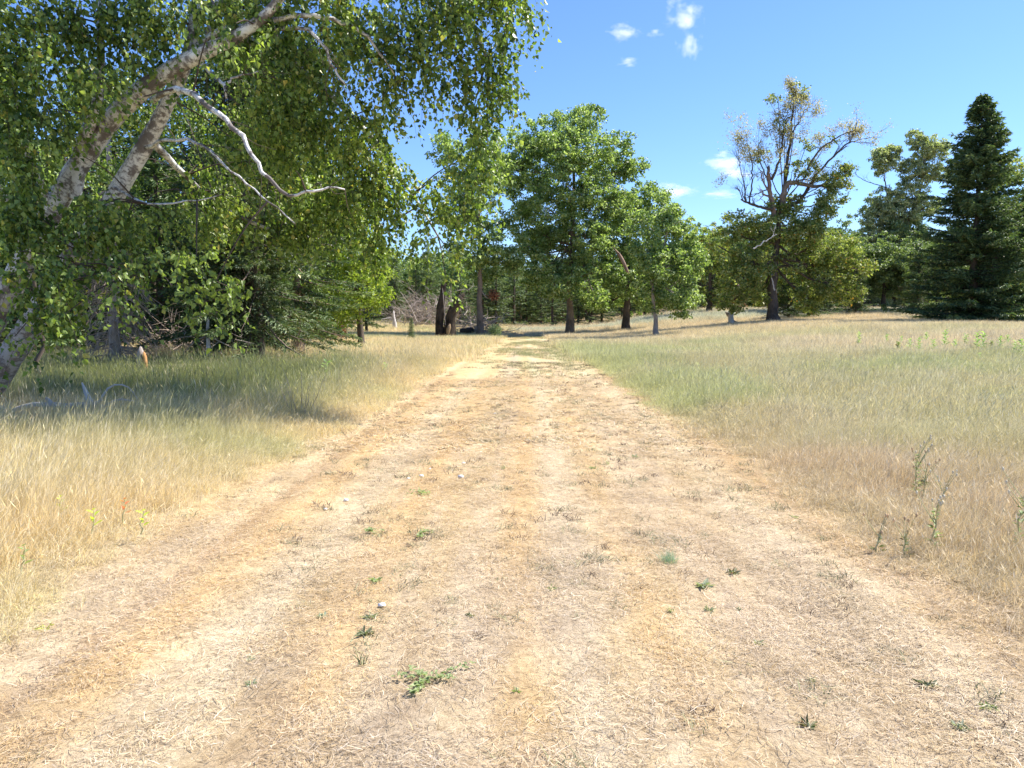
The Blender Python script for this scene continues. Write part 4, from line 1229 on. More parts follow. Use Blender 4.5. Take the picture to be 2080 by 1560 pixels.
    S = [
        (960, -50, 110, 70, 11.5, 1.2), (1038, 5, 42, 60, 11.5, 1.3), (1000, 90, 50, 60, 11.5, 1.1), (900, 60, 80, 70, 11.3, 1.2), (960, 160, 60, 50, 11.6, 1.1), (1012, 200, 26, 60, 11.7, 1.2), (960, 245, 45, 40, 11.7, .9), (900, 160, 50, 40, 11.6, .9),
        (990, 320, 24, 55, 11.9, 1.2), (945, 340, 45, 45, 12.0, 1.0), (900, 375, 45, 40, 12.2, 1.0), (958, 425, 28, 50, 12.0, 1.1), (905, 450, 36, 40, 12.2, .9), (855, 400, 45, 40, 12.4, 1.0), (870, 500, 30, 35, 12.3, .8), (915, 530, 22, 30, 12.2, .6), (905, 565, 12, 14, 12.2, .4),
        (820, 30, 80, 60, 11.2, 1.2), (800, 120, 60, 60, 11.4, .9), (735, 40, 80, 50, 11.2, 1), (740, 160, 60, 50, 11.5, .6), (820, 205, 22, 40, 11.8, .4), (760, 240, 40, 40, 11.8, .7), (700, 260, 70, 60, 12.0, 1.0), (740, 340, 60, 60, 12.2, 1.2), (800, 370, 50, 50, 12.4, 1.1),
        (690, 380, 80, 60, 12.6, 1.3), (780, 440, 40, 50, 12.6, 1.1), (720, 460, 60, 60, 12.8, 1.3), (640, 440, 70, 50, 13.0, 1.3), (765, 500, 22, 40, 12.8, .8),  (580, 440, 70, 60, 13.2, 1.3), (600, 460, 60, 30, 13.4, .9), (520, 440, 60, 40, 13.5, 1.0),
        (620, 330, 60, 60, 12.2, 1.2), (640, 240, 60, 60, 11.8, 1.0), (600, 160, 70, 50, 11.3, .9), (560, 250, 60, 60, 11.6, 1.2), (650, 90, 60, 40, 11.0, .7), (560, 90, 60, 50, 10.8, 1), (640, -10, 80, 50, 10.9, 1.2), (520, 10, 90, 60, 10.9, 1.3),
        (500, 180, 50, 50, 11.0, .8), (520, 350, 50, 50, 12.0, 1.0), (470, 300, 50, 50, 11.8, .8), (450, 110, 50, 40, 10.6, .6), (410, 30, 80, 60, 10.8, 1.2), (450, 400, 50, 50, 12.6, 1.2), (420, 450, 60, 40, 12.4, .8), (400, 350, 30, 40, 12.6, .5),
        (300, 40, 90, 60, 10.8, 1.3), (190, 40, 90, 60, 10.8, 1.3), (80, 40, 90, 70, 10.6, 1.2), (-10, 60, 70, 90, 10.4, 1.2), (270, 110, 60, 50, 10.6, .9), (120, 140, 70, 60, 10.4, 1.3), (30, 170, 70, 60, 10.4, 1.2), (200, 190, 60, 50, 10.4, .8), (90, 240, 60, 50, 10.5, .9), (10, 280, 60, 60, 10.5, 1.1),
        (120, 320, 40, 40, 11.9, .8), (60, 370, 70, 60, 10.4, 1.3), (0, 440, 60, 60, 10.2, 1.2), (80, 460, 70, 50, 10.2, 1.3), (180, 400, 50, 40, 11.9, .8), (40, 530, 70, 50, 9.8, 1.2), (170, 480, 60, 40, 10.4, 1.1), (250, 470, 60, 50, 10.8, 1.1), (330, 440, 60, 40, 11.2, .8), (150, 550, 50, 35, 9.8, .9), (110, 600, 40, 35, 9.6, .9),
        (240, 550, 60, 35, 9.8, .9), (320, 530, 60, 35, 10.0, .8), (400, 540, 50, 40, 10.0, 1.0), (440, 580, 36, 28, 9.7, .9), (350, 590, 50, 22, 9.6, .7), (200, 610, 40, 24, 9.5, .5), (130, 650, 30, 24, 9.4, .7), (270, 600, 30, 18, 9.6, .5), (20, 570, 30, 30, 9.6, .6), (175, 665, 12, 14, 9.3, .4),
        (170, 330, 40, 30, 10.2, .15), (290, 210, 40, 30, 10.0, .15), (420, 90, 50, 30, 9.8, .5), (210, 420, 60, 30, 10.2, .7), (480, 60, 50, 30, 9.9, .8), (90, 560, 50, 50, 9.7, .9), (150, 440, 60, 50, 10.0, .9),
        (600, 350, 30, 12, 9.3, .2),
        (70, 640, 50, 30, 9.8, .9), (30, 690, 30, 16, 9.9, .5), (110, 500, 50, 40, 9.9, .8), (60, 570, 50, 40, 9.7, .8),
        # the crown goes on above and away from the view
        (960, -190, 120, 90, 12.2, 1.7), (1060, -150, 60, 80, 12.2, 1.3), (800, -150, 130, 90, 11.8, 1.7), (640, -160, 130, 90, 11.4, 1.7), (480, -170, 130, 90, 11.4, 1.6), (300, -150, 130, 90, 11.2, 1.5), (120, -130, 120, 90, 11, 1.2), (880, -330, 130, 90, 12.6, 1.4), (1000, -320, 90, 80, 13.0, 1.2), (680, -350, 150, 90, 12.2, 1.3), (460, -360, 150, 90, 12, 1.2), (250, -320, 140, 90, 12, .7),
        (900, -70, 110, 70, 14.8, 1.5), (1000, -110, 90, 70, 15.0, 1.4), (700, 60, 100, 70, 15.0, 1.4), (560, 120, 100, 70, 16.0, 1.4), (480, 260, 90, 70, 16.5, 1.4), (610, 400, 90, 60, 15.5, 1.4), (330, 220, 90, 70, 17.0, 1.2), (430, 60, 90, 70, 16.0, 1.3), (780, -200, 120, 80, 14.5, 1.4), (200, 200, 90, 70, 17, 1.2), (720, 420, 60, 50, 14.6, 1.2),
        (700, 300, 80, 60, 14.5, 1.0), (560, 320, 80, 70, 14.8, 1.1), (430, 330, 60, 60, 15.0, .7), (620, 130, 90, 70, 14.2, .8), (240, 350, 60, 60, 15.0, .8), (100, 420, 80, 60, 15.0, .9), (260, 450, 80, 50, 15.2, 1.0), (420, 430, 80, 50, 15.0, 1.0)]
    TRACK = []
    for Lq in (limbs[0], limbs[1], limbs[3]):
        ws = Lq + O - CAM; f_ = ws @ F_
        q_ = np.stack([1040 + FPX * (ws @ R_) / f_, 780 - FPX * (ws @ U_) / f_, f_], 1)
        TRACK.append(q_[(q_[:, 1] > 60) & (q_[:, 1] < 420)])
    allp = np.concatenate(limbs)
    TW = Tubes(); pos = []; ax = []; nr = []; L_ = []
    for px, py, hw, hh, dd, w in S:
        c = P(px, py, dd) - O
        sx = hw * dd / FPX; sz = hh * dd / FPX; sy = max(.45, .8 * (sx + sz) / 2)
        # an arching branch feeds the mass
        dist = np.linalg.norm(allp - (c + [0, 0, .2]), axis=1); near = allp[dist.argmin()]
        if dist.min() > .15:
            m = (near + c) / 2 + np.array([0, 0, .12 * dist.min()])
            TW.add(curve([near, m, c + [0, 0, sz * .4]], 6), np.linspace(.014, .006, 6), 4, cap=False)
        vol = (hw * hh) / 2500.0 * (max(dd, 11.0) / 11.2) ** 2
        if py > 500 and px < 460: w = w * .75
        ns = int(29 * w * vol) + 2
        for k in range(ns):
            u = rs.randn(3); u /= np.linalg.norm(u); u *= rs.rand() ** .38
            s = c + u * np.array([sx, sy, sz]) + np.array([0, 0, sz * .15])
            cl = math.sin(s[0] * 4.1 + 1.3 * math.sin(s[2] * 3.3)) + math.sin(s[1] * 3.7 + s[2] * 4.3 + 1.0) + math.sin(s[2] * 5.1 - s[0] * 2.9)
            if cl < -.35 and rs.rand() < (.72 if px < 780 else .35): continue
            ws = s + O - CAM; fs_ = ws @ F_; qx = 1040 + FPX * (ws @ R_) / fs_; qy = 780 - FPX * (ws @ U_) / fs_
            # the leaves leave the two stems and the long bare limb open to view
            shut = False
            for tr, rad_, pr in ((TRACK[0], 34, .6), (TRACK[1], 34, .72), (TRACK[2], 26, .75)):
                dd2 = np.hypot(tr[:, 0] - qx, tr[:, 1] - 25 - qy); i_ = dd2.argmin()
                if dd2[i_] < rad_ and fs_ < tr[i_, 2] and rs.rand() < pr: shut = True
            if shut: continue
            ln = .18 + .5 * rs.rand()
            drift = rs.randn(3) * .11; drift[0] += .05
            n = int(ln / .030) + 3
            t = np.linspace(0, 1, 5)[:, None]
            line_ = s + drift * t * 1.6 + np.array([0, 0, 1.0]) * (.06 * np.sin(t * 3.14) - ln * t ** 1.25)
            if k % 3 != 0: TW.add(line_, np.linspace(.0035, .0016, 5), 3, cap=False)
            tt = np.linspace(.03, 1, n) * 4; i0 = np.minimum(tt.astype(int), 3); fr = (tt - i0)[:, None]
            q = line_[i0] * (1 - fr) + line_[i0 + 1] * fr
            off = rs.randn(n, 3) * np.array([.028, .028, .012])
            pos.append(q + off)
            a = off * 12 + rs.randn(n, 3) * .42 + np.array([.12, 0, -.85]); ax.append(a)
            v = unit(n); v[:, 2] += .25; nr.append(v)
            L_.append(np.full(n, 1.0))
    pos = np.concatenate(pos); ax = np.concatenate(ax); nr = np.concatenate(nr); n = len(pos)
    s = .081 * (.45 + .85 * rs.rand(n))
    link("twigs", TW.mesh("twigs", M_DBARK), root)
    # the nearest leaves are leaves of their own, the rest one mass
    wp = pos + O
    dist = np.linalg.norm(wp - CAM, axis=1)
    v = wp - CAM; f = v @ F_; uu = v @ R_ / f; vv = v @ U_ / f
    vis = (np.abs(uu) < .66) & (vv < .495) & (vv > -.1)
    order = np.argsort(np.where(vis, dist, 1e9))[:300]
    mask = np.ones(n, bool); mask[order] = False
    V, Tt = leaf_arrays(pos[mask], ax[mask], nr[mask], s[mask], s[mask] * .78, hexa=False)
    cr = link("crown", mesh_np("crown", V, [Tt], M_BIRCH_LEAF), root); cr['kind'] = 'stuff'
    protos = []
    for k in range(6):
        Vq, Tq = leaf_arrays(np.zeros((1, 3)), np.array([[0, 0, -1.0]]), np.array([[0, 1.0, 0]]), .085, .066, fold=.1 + .08 * k, hexa=True)
        protos.append(mesh_np("leaf", Vq, [Tq], M_BIRCH_LEAF))
    for i in order:
        o = link("leaf", protos[i % 6], root)
        a = Vector(ax[i]).normalized()
        o.rotation_mode = 'QUATERNION'
        q = (-a).to_track_quat('Z', 'Y')
        from mathutils import Quaternion
        o.rotation_quaternion = q @ Quaternion((0, 0, 1), rs.rand() * 6.28)
        sc = s[i] / .085
        o.scale = (sc, sc, sc); o.location = pos[i]
    print("birch leaves", n)


birch()

# ------------------------------------------------------------------ dead wood
def tangle(T, c, size, n, r=.02, L=1.0, up=.2):
    """a heap of bare branches"""
    for k in range(n):
        u = rs.randn(3) * np.array(size) * .5; u[2] = abs(u[2])
        s = np.asarray(c, float) + u
        dr = unit(1)[0] * np.array([1, 1, .5]) + np.array([0, 0, up]); dr /= np.linalg.norm(dr)
        l = L * (.4 + .9 * rs.rand())
        e = s + dr * l; e[2] = max(e[2], float(gz(e[0], e[1])) + .03)
        m = (s + e) / 2 + rs.randn(3) * .12 * l
        T.add(curve([s, m, e], 5), np.linspace(r * (.5 + rs.rand()), r * .25, 5), 3, cap=False)
        for _ in range(2):
            T.add([m, m + (dr + rs.randn(3) * .7) * l * .3], [r * .4, r * .15], 3, cap=False)


def wood_thing(name, x, y, label, cat, fill, mat, part="branches"):
    z = float(gz(x, y)); O = np.array([x, y, z])
    root = thing(name, O, label, cat)
    for pn, T, m in fill(O):
        link(pn, T.mesh(pn, m, origin=O), root)
    return root


# dead tan spruce near the left edge
def f(O):
    T = Tubes(); D = Tubes()
    top = O + [0.05, 0, 6.5]
    T.add(wiggle(curve([O, O + [.05, 0, 2.5], top], 8), .02), np.linspace(.17, .06, 8), 8, rough=.1)
    for k in range(260):
        z = .3 + 4.6 * rs.rand(); a = rs.rand() * 6.28; l = (1.25 - .12 * z) * (.6 + .6 * rs.rand())
        s = O + [0, 0, z]; rd = np.array([math.cos(a), math.sin(a), 0])
        p = curve([s, s + rd * l * .6 + [0, 0, -.10 * l], s + rd * l + [0, 0, -.55 * l]], 5)
        D.add(p, np.linspace(.018, .005, 5), 3, cap=False)
        for _ in range(6):
            q = p[rs.randint(1, 5)]; D.add([q, q + (rd * .3 + rs.randn(3) * .35 + [0, 0, -.5]) * .45], [.008, .003], 3, cap=False)
    return [("trunk", T, M_DEAD), ("branches", D, M_TANTWIG)]
x, y = hit(237, 758); wood_thing("dead_spruce", x, y, "dead spruce bristling with tan drooping twigs behind the birch shade", "dead tree", f, M_DEAD)

def f(O):
    D = Tubes(); tangle(D, O + [0, 0, .1], (1.9, 1.0, .75), 200, r=.018, L=1.3)
    return [("branches", D, M_TANTWIG)]
x, y = hit(365, 742); wood_thing("brush_pile", x + .0, y + 1, "wide grey heap of dead branches left of the spruce pair", "brush pile", f, M_DEAD)

# orange split stump post
x, y = hit(290, 768)
def f(O):
    T = Tubes(); T.add(curve([O - [.05, 0, .1], O + [-.04, 0, .42], O + [-.02, 0, .78]], 6), [.13, .11, .10, .09, .08, .03], 8, rough=.18)
    S = Tubes(); S.add(curve([O + [.09, -.05, -.05], O + [.10, -.05, .4], O + [.08, -.05, .66]], 5), [.06, .06, .06, .05, .015], 6, rough=.2)
    return [("stump", T, M_DEAD), ("torn_wood", S, M_ORANGE)]
wood_thing("split_stump", x, y, "short split stump showing fresh orange wood beside the grey brush pile", "stump", f, M_ORANGE)

# grey dead sapling
x, y = hit(423, 757)
def f(O):
    T = Tubes(); T.add(wiggle(curve([O, O + [.02, 0, .7], O + [.05, 0, 1.5]], 7), .015), np.linspace(.09, .03, 7), 7, rough=.12)
    D = Tubes()
    for s in (-1, 1):
        D.add(curve([O + [.03, 0, 1.0], O + [.35 * s, 0, .85], O + [.8 * s, .1, .5 + .1 * s]], 6), np.linspace(.025, .008, 6), 4)
    tangle(D, O + [0, 0, .5], (.9, .5, .8), 26, r=.012, L=.6)
    return [("trunk", T, M_PALE), ("branches", D, M_DEAD)]
wood_thing("dead_sapling", x, y, "pale barkless dead sapling with drooping side branches left of the spruce pair", "dead tree", f, M_PALE)
# thin dark living sapling trunk left
x, y = hit(82, 786)
r = blob_tree("sapling_tree", (x, y), [(np.array([x + .1, y, 3.4]), 1.0, .8), (np.array([x - .5, y + .3, 4.2]), 1.0, .8), (np.array([x + .7, y + .2, 4.6]), 1.0, .8), (np.array([x, y, 5.4]), .9, .8)],
              M_OAK_LEAF, M_DBARK, .065, "thin dark upright sapling right of the birch trunk", leaf=.10, clusters=1.5, per=36, spread=.25)
x, y = hit(545, 742)
# fallen white branch in the shaded grass
x, y = hit(188, 862)
def f(O):
    O = O + [0, 0, .14]
    T = Tubes(); T.add(wiggle(curve([O + [-1.3, .1, .05], O + [-.6, 0, .16], O + [0, 0, .12], O + [.25, 0, .05]], 12), .015), np.linspace(.03, .055, 12), 7, rough=.1)
    S = Tubes()
    S.add(curve([O + [.0, 0, .1], O + [-.06, 0, .28], O + [-.13, 0, .47]], 5), [.065, .055, .045, .03, .012], 6)
    S.add(curve([O + [-.08, -.05, .08], O + [.08, -.05, .17], O + [.2, -.06, .23]], 5), [.03, .03, .026, .02, .012], 6)
    S.add(curve([O + [.05, .05, .12], O + [.25, .08, .40], O + [.5, .1, .41], O + [.68, .1, .2]], 8), np.linspace(.02, .006, 8), 5)
    S.add(curve([O + [.1, 0, .08], O + [.4, .02, .22], O + [.66, .0, .2]], 6), np.linspace(.024, .01, 6), 5)
    S.add(curve([O + [-.6, 0, .12], O + [-.7, 0, .26], O + [-.45, -.1, .12]], 6), np.linspace(.024, .012, 6), 5)
    return [("branch", T, M_PALE), ("twig", S, M_PALE)]
wood_thing("fallen_branch", x, y, "bleached fallen branch with upturned forks in the shaded grass", "fallen branch", f, M_PALE).scale = (.95, .95, 1.0)

# small grey snag in the gap left of the track
x, y = hit(801, 673)
def f(O):
    T = Tubes(); T.add(wiggle(curve([O, O + [.0, 0, .9], O + [-.02, 0, 1.75]], 8), .03), [.30, .24, .2, .18, .15, .12, .09, .03], 8, rough=.15)
    D = Tubes()
    for s in (-1.5, -1.1, -.7):
        D.add(curve([O + [0, 0, 1.0 + .1 * s], O + [s * .5, 0, 1.25 + .1 * s], O + [s, 0, .8], O + [s * 1.15, 0, .1]], 9), np.linspace(.035, .012, 9), 4)
    return [("stump", T, M_PALE), ("branches", D, M_PALE)]
wood_thing("dead_snag", x, y, "jagged grey snag with arching bare branches left of the burnt stumps", "dead tree", f, M_PALE)
x, y = hit(858, 672)
def f(O):
    D = Tubes(); tangle(D, O + [0, 3, 0.4], (3.6, 2.5, 2.6), 330, r=.03, L=2.0, up=.5)
    D.add(curve([O + [-.5, 0, .8], O + [-1.1, 0, 2.2], O + [-2.0, 0, 3.6]], 6), np.linspace(.08, .03, 6), 5)
    return [("branches", D, M_DEAD)]
wood_thing("dead_thicket", x, y, "tall grey thicket of dead branches behind the burnt stumps", "dead thicket", f, M_DEAD)

# two burnt trunks
x, y = hit(893, 687); d = y
def f(O):
    T = Tubes()
    T.add(wiggle(curve([O, P(894, 640, d), P(899, 600, d), P(902, 575, d)], 10), .02), np.linspace(.31, .16, 10), 9, rough=.12)
    S = Tubes(); S.add(curve([P(905, 660, d - .3), P(902, 620, d - .35), P(899, 585, d - .3)], 5), [.02, .035, .03, .03, .01], 5)
    return [("trunk", T, M_CHAR), ("torn_wood", S, M_DEAD)]
wood_thing("burnt_stump", x, y, "upright burnt broken trunk, the left of the two black ones", "burnt trunk", f, M_CHAR)
x, y = hit(912, 687); d = y
def f(O):
    T = Tubes()
    T.add(wiggle(curve([O, P(916, 645, d), P(925, 620, d), P(936, 602, d)], 10), .02), [.50, .40, .36, .34, .33, .32, .31, .30, .27, .2], 10, rough=.12)
    T.add(curve([P(934, 606, d), P(941, 599, d), P(944, 597, d)], 4), [.2, .16, .10, .04], 6)
    S = Tubes(); S.add(curve([P(909, 678, d - .55), P(914, 658, d - .5)], 4), [.10, .14, .12, .04], 6, rough=.2)
    return [("trunk", T, M_CHAR), ("torn_wood", S, M_TAN)]
wood_thing("burnt_stump", x, y, "thick leaning burnt trunk, the right of the two black ones", "burnt trunk", f, M_CHAR)
x, y = hit(985, 682)
def f(O):
    D = Tubes(); tangle(D, O + [-.6, 1.5, 0.1], (2.0, 1.5, .9), 120, r=.035, L=2.0, up=.25)
    L = Tubes(); L.add(curve([O + [-1.9, 0, .25], O + [-.9, 0, .3]], 4), [.28, .30, .30, .28], 9, rough=.1)  # black tube added to stand for the dark hole in the heap
    return [("branches", D, M_DEAD), ("hole", L, M_CHAR)]
wood_thing("brush_pile", x, y + .8, "pile of pale dead branches around a black log beside the tall straight oak", "brush pile", f, M_DEAD)

# round shrub at the end of the track
x, y = hit(1005, 686)
z = float(gz(x, y))
n = 1500; u = unit(n) * (.50 * rs.rand(n) ** .33)[:, None]
V, Tt = leaf_arrays(u * [1, 1, .95] + [0, 0, .45], unit(n) + [0, 0, .4], unit(n), .10, .03)
TS = Tubes()
for k in range(10): TS.add([(0, 0, 0), (rs.randn() * .2, rs.randn() * .2, .7)], [.012, .004], 3)
r = thing("round_shrub", (x, y, z), "small round blue green shrub where the track reaches the trees", "shrub")
link("foliage", mesh_np("foliage", V, [Tt], M_BLUEFIR), r); link("stems", TS.mesh("stems", M_DBARK), r)

# stump in the far meadow
x, y = hit(1485, 660); d = y
def f(O):
    T = Tubes(); T.add(wiggle(curve([O, P(1484, 640, d), P(1485, 626, d)], 7), .02), [.26, .22, .2, .19, .17, .12, .05], 8, rough=.14)
    T.add(curve([P(1487, 640, d), P(1489, 628, d), P(1490, 615, d)], 4), [.1, .1, .07, .02], 6)
    S = Tubes(); S.add(curve([P(1482, 643, d), P(1478, 637, d), P(1474, 634, d)], 4), [.11, .12, .11, .05], 6, rough=.2)
    S.add(curve([P(1488, 650, d), P(1497, 655, d), P(1508, 659, d)], 4), [.06, .05, .04, .02], 5)
    S.add(curve([P(1481, 655, d), P(1476, 658, d), P(1472, 661, d)], 4), [.05, .04, .04, .02], 5)
    return [("stump", T, M_PALE), ("side_branch", S, M_DEAD)]
wood_thing("old_stump", x, y, "weathered forked stump alone in the meadow left of the half dead oak", "stump", f, M_PALE)

# rusty dead young firs
for px, py, dd, sc, lb in ((1500, 640, 84, .32, "rusty brown dead young fir behind the weathered forked stump"), (690, 706, 45, .16, "low rusty dead fir under the lime green tree"), (430, 720, 30, .2, "rusty red dead young fir behind the pale dead sapling")):
    x, y = P(px, py, dd)[:2]
    r = thing("dead_young_fir", (x, y, float(gz(x, y)) - .03), lb, "dead fir")
    T = Tubes(); H = 9.5 * sc if px != 1003 else 4.0
    T.add([(0, 0, 0), (0, 0, H)], [.05, .01], 5); link("trunk", T.mesh("trunk", M_DEAD), r)
    n = 700; z = H * (1 - np.sqrt(rs.rand(n))) if px != 1003 else H * (.75 + .25 * rs.rand(n)); a = rs.rand(n) * 6.28; rr = (H * .34) * (1 - z / H * .9) * rs.rand(n) ** .5
    V, Tt = leaf_arrays(np.stack([np.cos(a) * rr, np.sin(a) * rr, z + .1], 1), np.stack([np.cos(a), np.sin(a), -.3 + 0 * a], 1), unit(n) + [0, 0, .5], .18, .05)
    link("crown", mesh_np("crown", V, [Tt], M_RUST), r)

# bare twigs at the edge of the birch shade
x, y = hit(612, 856)
def f(O):
    D = Tubes()
    for k in range(7):
        a = (k - 3) * .13 + rs.randn() * .05; l = .5 + .25 * rs.rand()
        D.add(wiggle(curve([O + [k * .03 - .1, 0, 0], O + [k * .03 - .1 + math.sin(a) * l, rs.randn() * .05, l]], 5), .01), np.linspace(.006, .002, 5), 4)
    return [("stems", D, M_DEAD)]
wood_thing("bare_shrub", x, y, "fan of bare pale twigs at the right end of the birch shade", "dead shrub", f, M_DEAD)

# ------------------------------------------------------------------ plants standing in the grass and on the track
M_WEED = leaf_material("weed_leaves", (.22, .28, .12), (.30, .37, .17), (.40, .46, .24), transl=.35, gloss=.2)
M_WEEDG = leaf_material("grey_weed_leaves", (.28, .32, .22), (.36, .40, .28), (.44, .47, .36), transl=.3, gloss=.15)
M_WEEDB = leaf_material("blue_green_weed", (.22, .33, .24), (.30, .42, .31), (.40, .51, .40), transl=.3, gloss=.15)
M_WEEDD = leaf_material("dark_weed_leaves", (.11, .13, .07), (.18, .20, .11), (.28, .29, .18), rare=(.3, .13, .06), transl=.25, gloss=.15)
M_YEL = leaf_material("lemon_leaves", (.40, .50, .06), (.52, .62, .09), (.62, .70, .14), transl=.45)
M_STEM = plain("weed_stems", (.46, .44, .23))
M_DRYHEAD = plain("dry_flower_heads", (.55, .38, .22), var=.4)
M_WHITE = plain("pale_seed_fluff", (.66, .58, .42))
M_CHIP = plain("bleached_chip", (.82, .80, .76), var=.12, scale=30)
M_REDLEAF = leaf_material("red_leaves", (.45, .12, .06), (.62, .20, .10), (.7, .3, .15), transl=.35)


def weed_mesh(kind, size, n, mat):
    """rosette, tuft or creeping weed"""
    if kind == "rosette":
        a = rs.rand(n) * 6.28; el = .15 + .6 * rs.rand(n)
        ax = np.stack([np.cos(a) * np.cos(el), np.sin(a) * np.cos(el), np.sin(el)], 1)
        pos = ax * size * .5 * rs.rand(n)[:, None]; pos[:, 2] *= .6
        V, T = leaf_arrays(pos, ax + rs.randn(n, 3) * .35 * [1, 1, .4], np.tile([0, 0, 1.], (n, 1)) + unit(n) * .6, size * (.3 + .7 * rs.rand(n) ** 1.5), size * .24, hexa=True)
        return V, [T]
    if kind == "tuft":
        return blades(n, size * .22, size, .006, lean=.9, seg=3)
    if kind == "feather":
        return blades(n, size * .34, size * .8, .0028, lean=1.1, seg=3)
    if kind == "creep":
        P_, A_ = [], []
        for k in range(7):
            a = rs.rand() * 6.28; L = size * (.5 + .7 * rs.rand())
            m = n // 7
            t = np.linspace(.1, 1, m)
            p = np.stack([np.cos(a) * L * t, np.sin(a) * L * t, .012 + .02 * rs.rand(m)], 1)
            q = rs.rand(m) * 6.28
            P_.append(p); A_.append(np.stack([np.cos(q), np.sin(q), .35 + 0 * q], 1))
        p = np.concatenate(P_); a = np.concatenate(A_)
        V, T = leaf_arrays(p, a, np.tile([0, 0, 1.], (len(p), 1)) + unit(len(p)) * .3, .028, .014)
        return V, [T]


def weed(px, py, kind, size, n, mat, label, name="weed", xy=None, cat="weed"):
    x, y = hit(px, py) if xy is None else xy
    r = thing(name, (x, y, float(gz(x, y)) - .003), label, cat)
    V, fs = weed_mesh(kind, size * (.72 if kind == 'rosette' else 1), int(n * 1.5) if kind == 'rosette' else n, mat)
    link("leaves", mesh_np("leaves", V, fs, mat), r)
    T = Tubes(); T.add([(0, 0, -.03), (0, 0, .02)], [.004, .004], 5)
    link("root_crown", T.mesh("root_crown", M_STEM), r)
    return r


# leaf weeds that show singly on the track
weed(90, 1280, "rosette", .075, 9, M_YEL, "lemon yellow seedling alone at the lower left of the track", "seedling", cat="seedling")
weed(1358, 1142, "feather", .16, 150, M_WEEDB, "round feathery blue green plant on the right half of the track", "feathery_weed")
weed(872, 1385, "creep", .20, 150, M_WEED, "flat creeping green weed low in the middle of the track", "creeping_weed")
weed(735, 1352, "tuft", .11, 16, M_WEEDD, "spiky dark grass tuft with a shadow left of the track middle", "grass_tuft")
weed(742, 1292, "rosette", .09, 30, M_WEEDD, "dark ragged weed just above the spiky tuft", "weed")
weed(752, 1256, "rosette", .07, 20, M_WEEDG, "grey green weed with a red leaf above the ragged dark one", "weed")
weed(656, 1252, "rosette", .055, 22, M_WEEDB, "small blue green rosette at the left of the ragged weeds", "weed")
weed(765, 1180, "rosette", .075, 18, M_WEED, "pale curled olive weed left of the track middle", "weed")
weed(855, 1090, "creep", .10, 70, M_WEED, "flat green creeper up the middle of the track", "creeping_weed")
weed(757, 1084, "creep", .10, 60, M_WEED, "flat green creeper left of the middle one", "creeping_weed")
weed(856, 1006, "creep", .13, 80, M_WEED, "green creeper below the white chips", "creeping_weed")
weed(1117, 1198, "rosette", .06, 12, M_WEED, "bright green weed near the centre line of the track", "weed")
weed(1426, 1192, "rosette", .10, 26, M_WEEDG, "grey leafy weed right below the feathery plant", "weed")
weed(1487, 1166, "rosette", .08, 22, M_WEEDD, "dark dried weed right of the feathery plant", "weed")
weed(1440, 1242, "rosette", .06, 20, M_WEEDG, "small grey weed under the leafy grey one", "weed")
weed(1364, 1244, "tuft", .07, 18, M_WEED, "fresh green tuft under the feathery plant", "grass_tuft")
weed(1234, 944, "tuft", .10, 16, M_WEED, "upright green tuft on the far half of the track", "grass_tuft")
weed(1204, 952, "rosette", .08, 16, M_WEED, "leafy green weed left of the upright far tuft", "weed")
weed(1290, 930, "rosette", .08, 16, M_WEEDG, "grey green weed right of the upright far tuft", "weed")
weed(1437, 890, "tuft", .14, 14, M_WEED, "tall green sprig at the right verge of the track", "grass_tuft")
weed(1614, 1052, "rosette", .06, 16, M_WEED, "dark green rosette at the right verge of the track", "weed")
weed(1885, 1395, "rosette", .07, 22, M_WEEDD, "dark weed low at the right of the track", "weed")
weed(1948, 1478, "rosette", .06, 22, M_WEEDG, "grey weed in the lower right corner of the track", "weed")
weed(2005, 1440, "rosette", .06, 18, M_WEED, "light green weed at the lower right edge", "weed")
weed(1645, 1385, "rosette", .05, 18, M_WEEDG, "small grey weed in the lower right of the track", "weed")
weed(1642, 1478, "rosette", .07, 22, M_WEEDD, "brownish weed at the bottom right of the track", "weed")
weed(1050, 1405, "rosette", .04, 14, M_WEED, "tiny green weed at the bottom middle", "weed")
weed(508, 1390, "rosette", .045, 14, M_WEEDB, "tiny blue green weed at the lower left of the track", "weed")
weed(510, 1342, "rosette", .04, 12, M_WEEDB, "tiny weed above the lower left blue green one", "weed")
weed(955, 1252, "rosette", .05, 16, M_WEEDD, "small dark green weed on the track middle", "weed")
weed(1500, 1240, "rosette", .05, 12, M_WEEDD, "small dry weed right of the small grey one", "weed")
weed(1540, 1310, "rosette", .06, 14, M_WEEDG, "thin grey weed in the right wheel track", "weed")
weed(1022, 955, "tuft", .09, 16, M_WEED, "green tuft right of the white chips", "grass_tuft")

# bleached chips and pebbles
def chip(px, py, s, label):
    x, y = hit(px, py)
    a = np.linspace(0, 6.28, 8)[:-1]
    rr = s * (.6 + .5 * rs.rand(7))
    V = np.vstack([np.stack([np.cos(a) * rr, np.sin(a) * rr * .6, np.full(7, -.004)], 1), np.stack([np.cos(a) * rr * .8, np.sin(a) * rr * .5, np.full(7, s * .35)], 1), [[0, 0, s * .45]]])
    q = np.arange(7); q2 = (q + 1) % 7
    o = link("white_chip", mesh_np("white_chip", V, [np.stack([q, q2, q2 + 7, q + 7], 1), np.stack([q + 7, q2 + 7, np.full(7, 14)], 1)], M_CHIP))
    o.location = (x, y, float(gz(x, y)) + .012); o.rotation_euler = (rs.randn() * .1, rs.randn() * .1, rs.rand() * 1 - .5)
    tag(o, label, "chip", "white chips on the track")


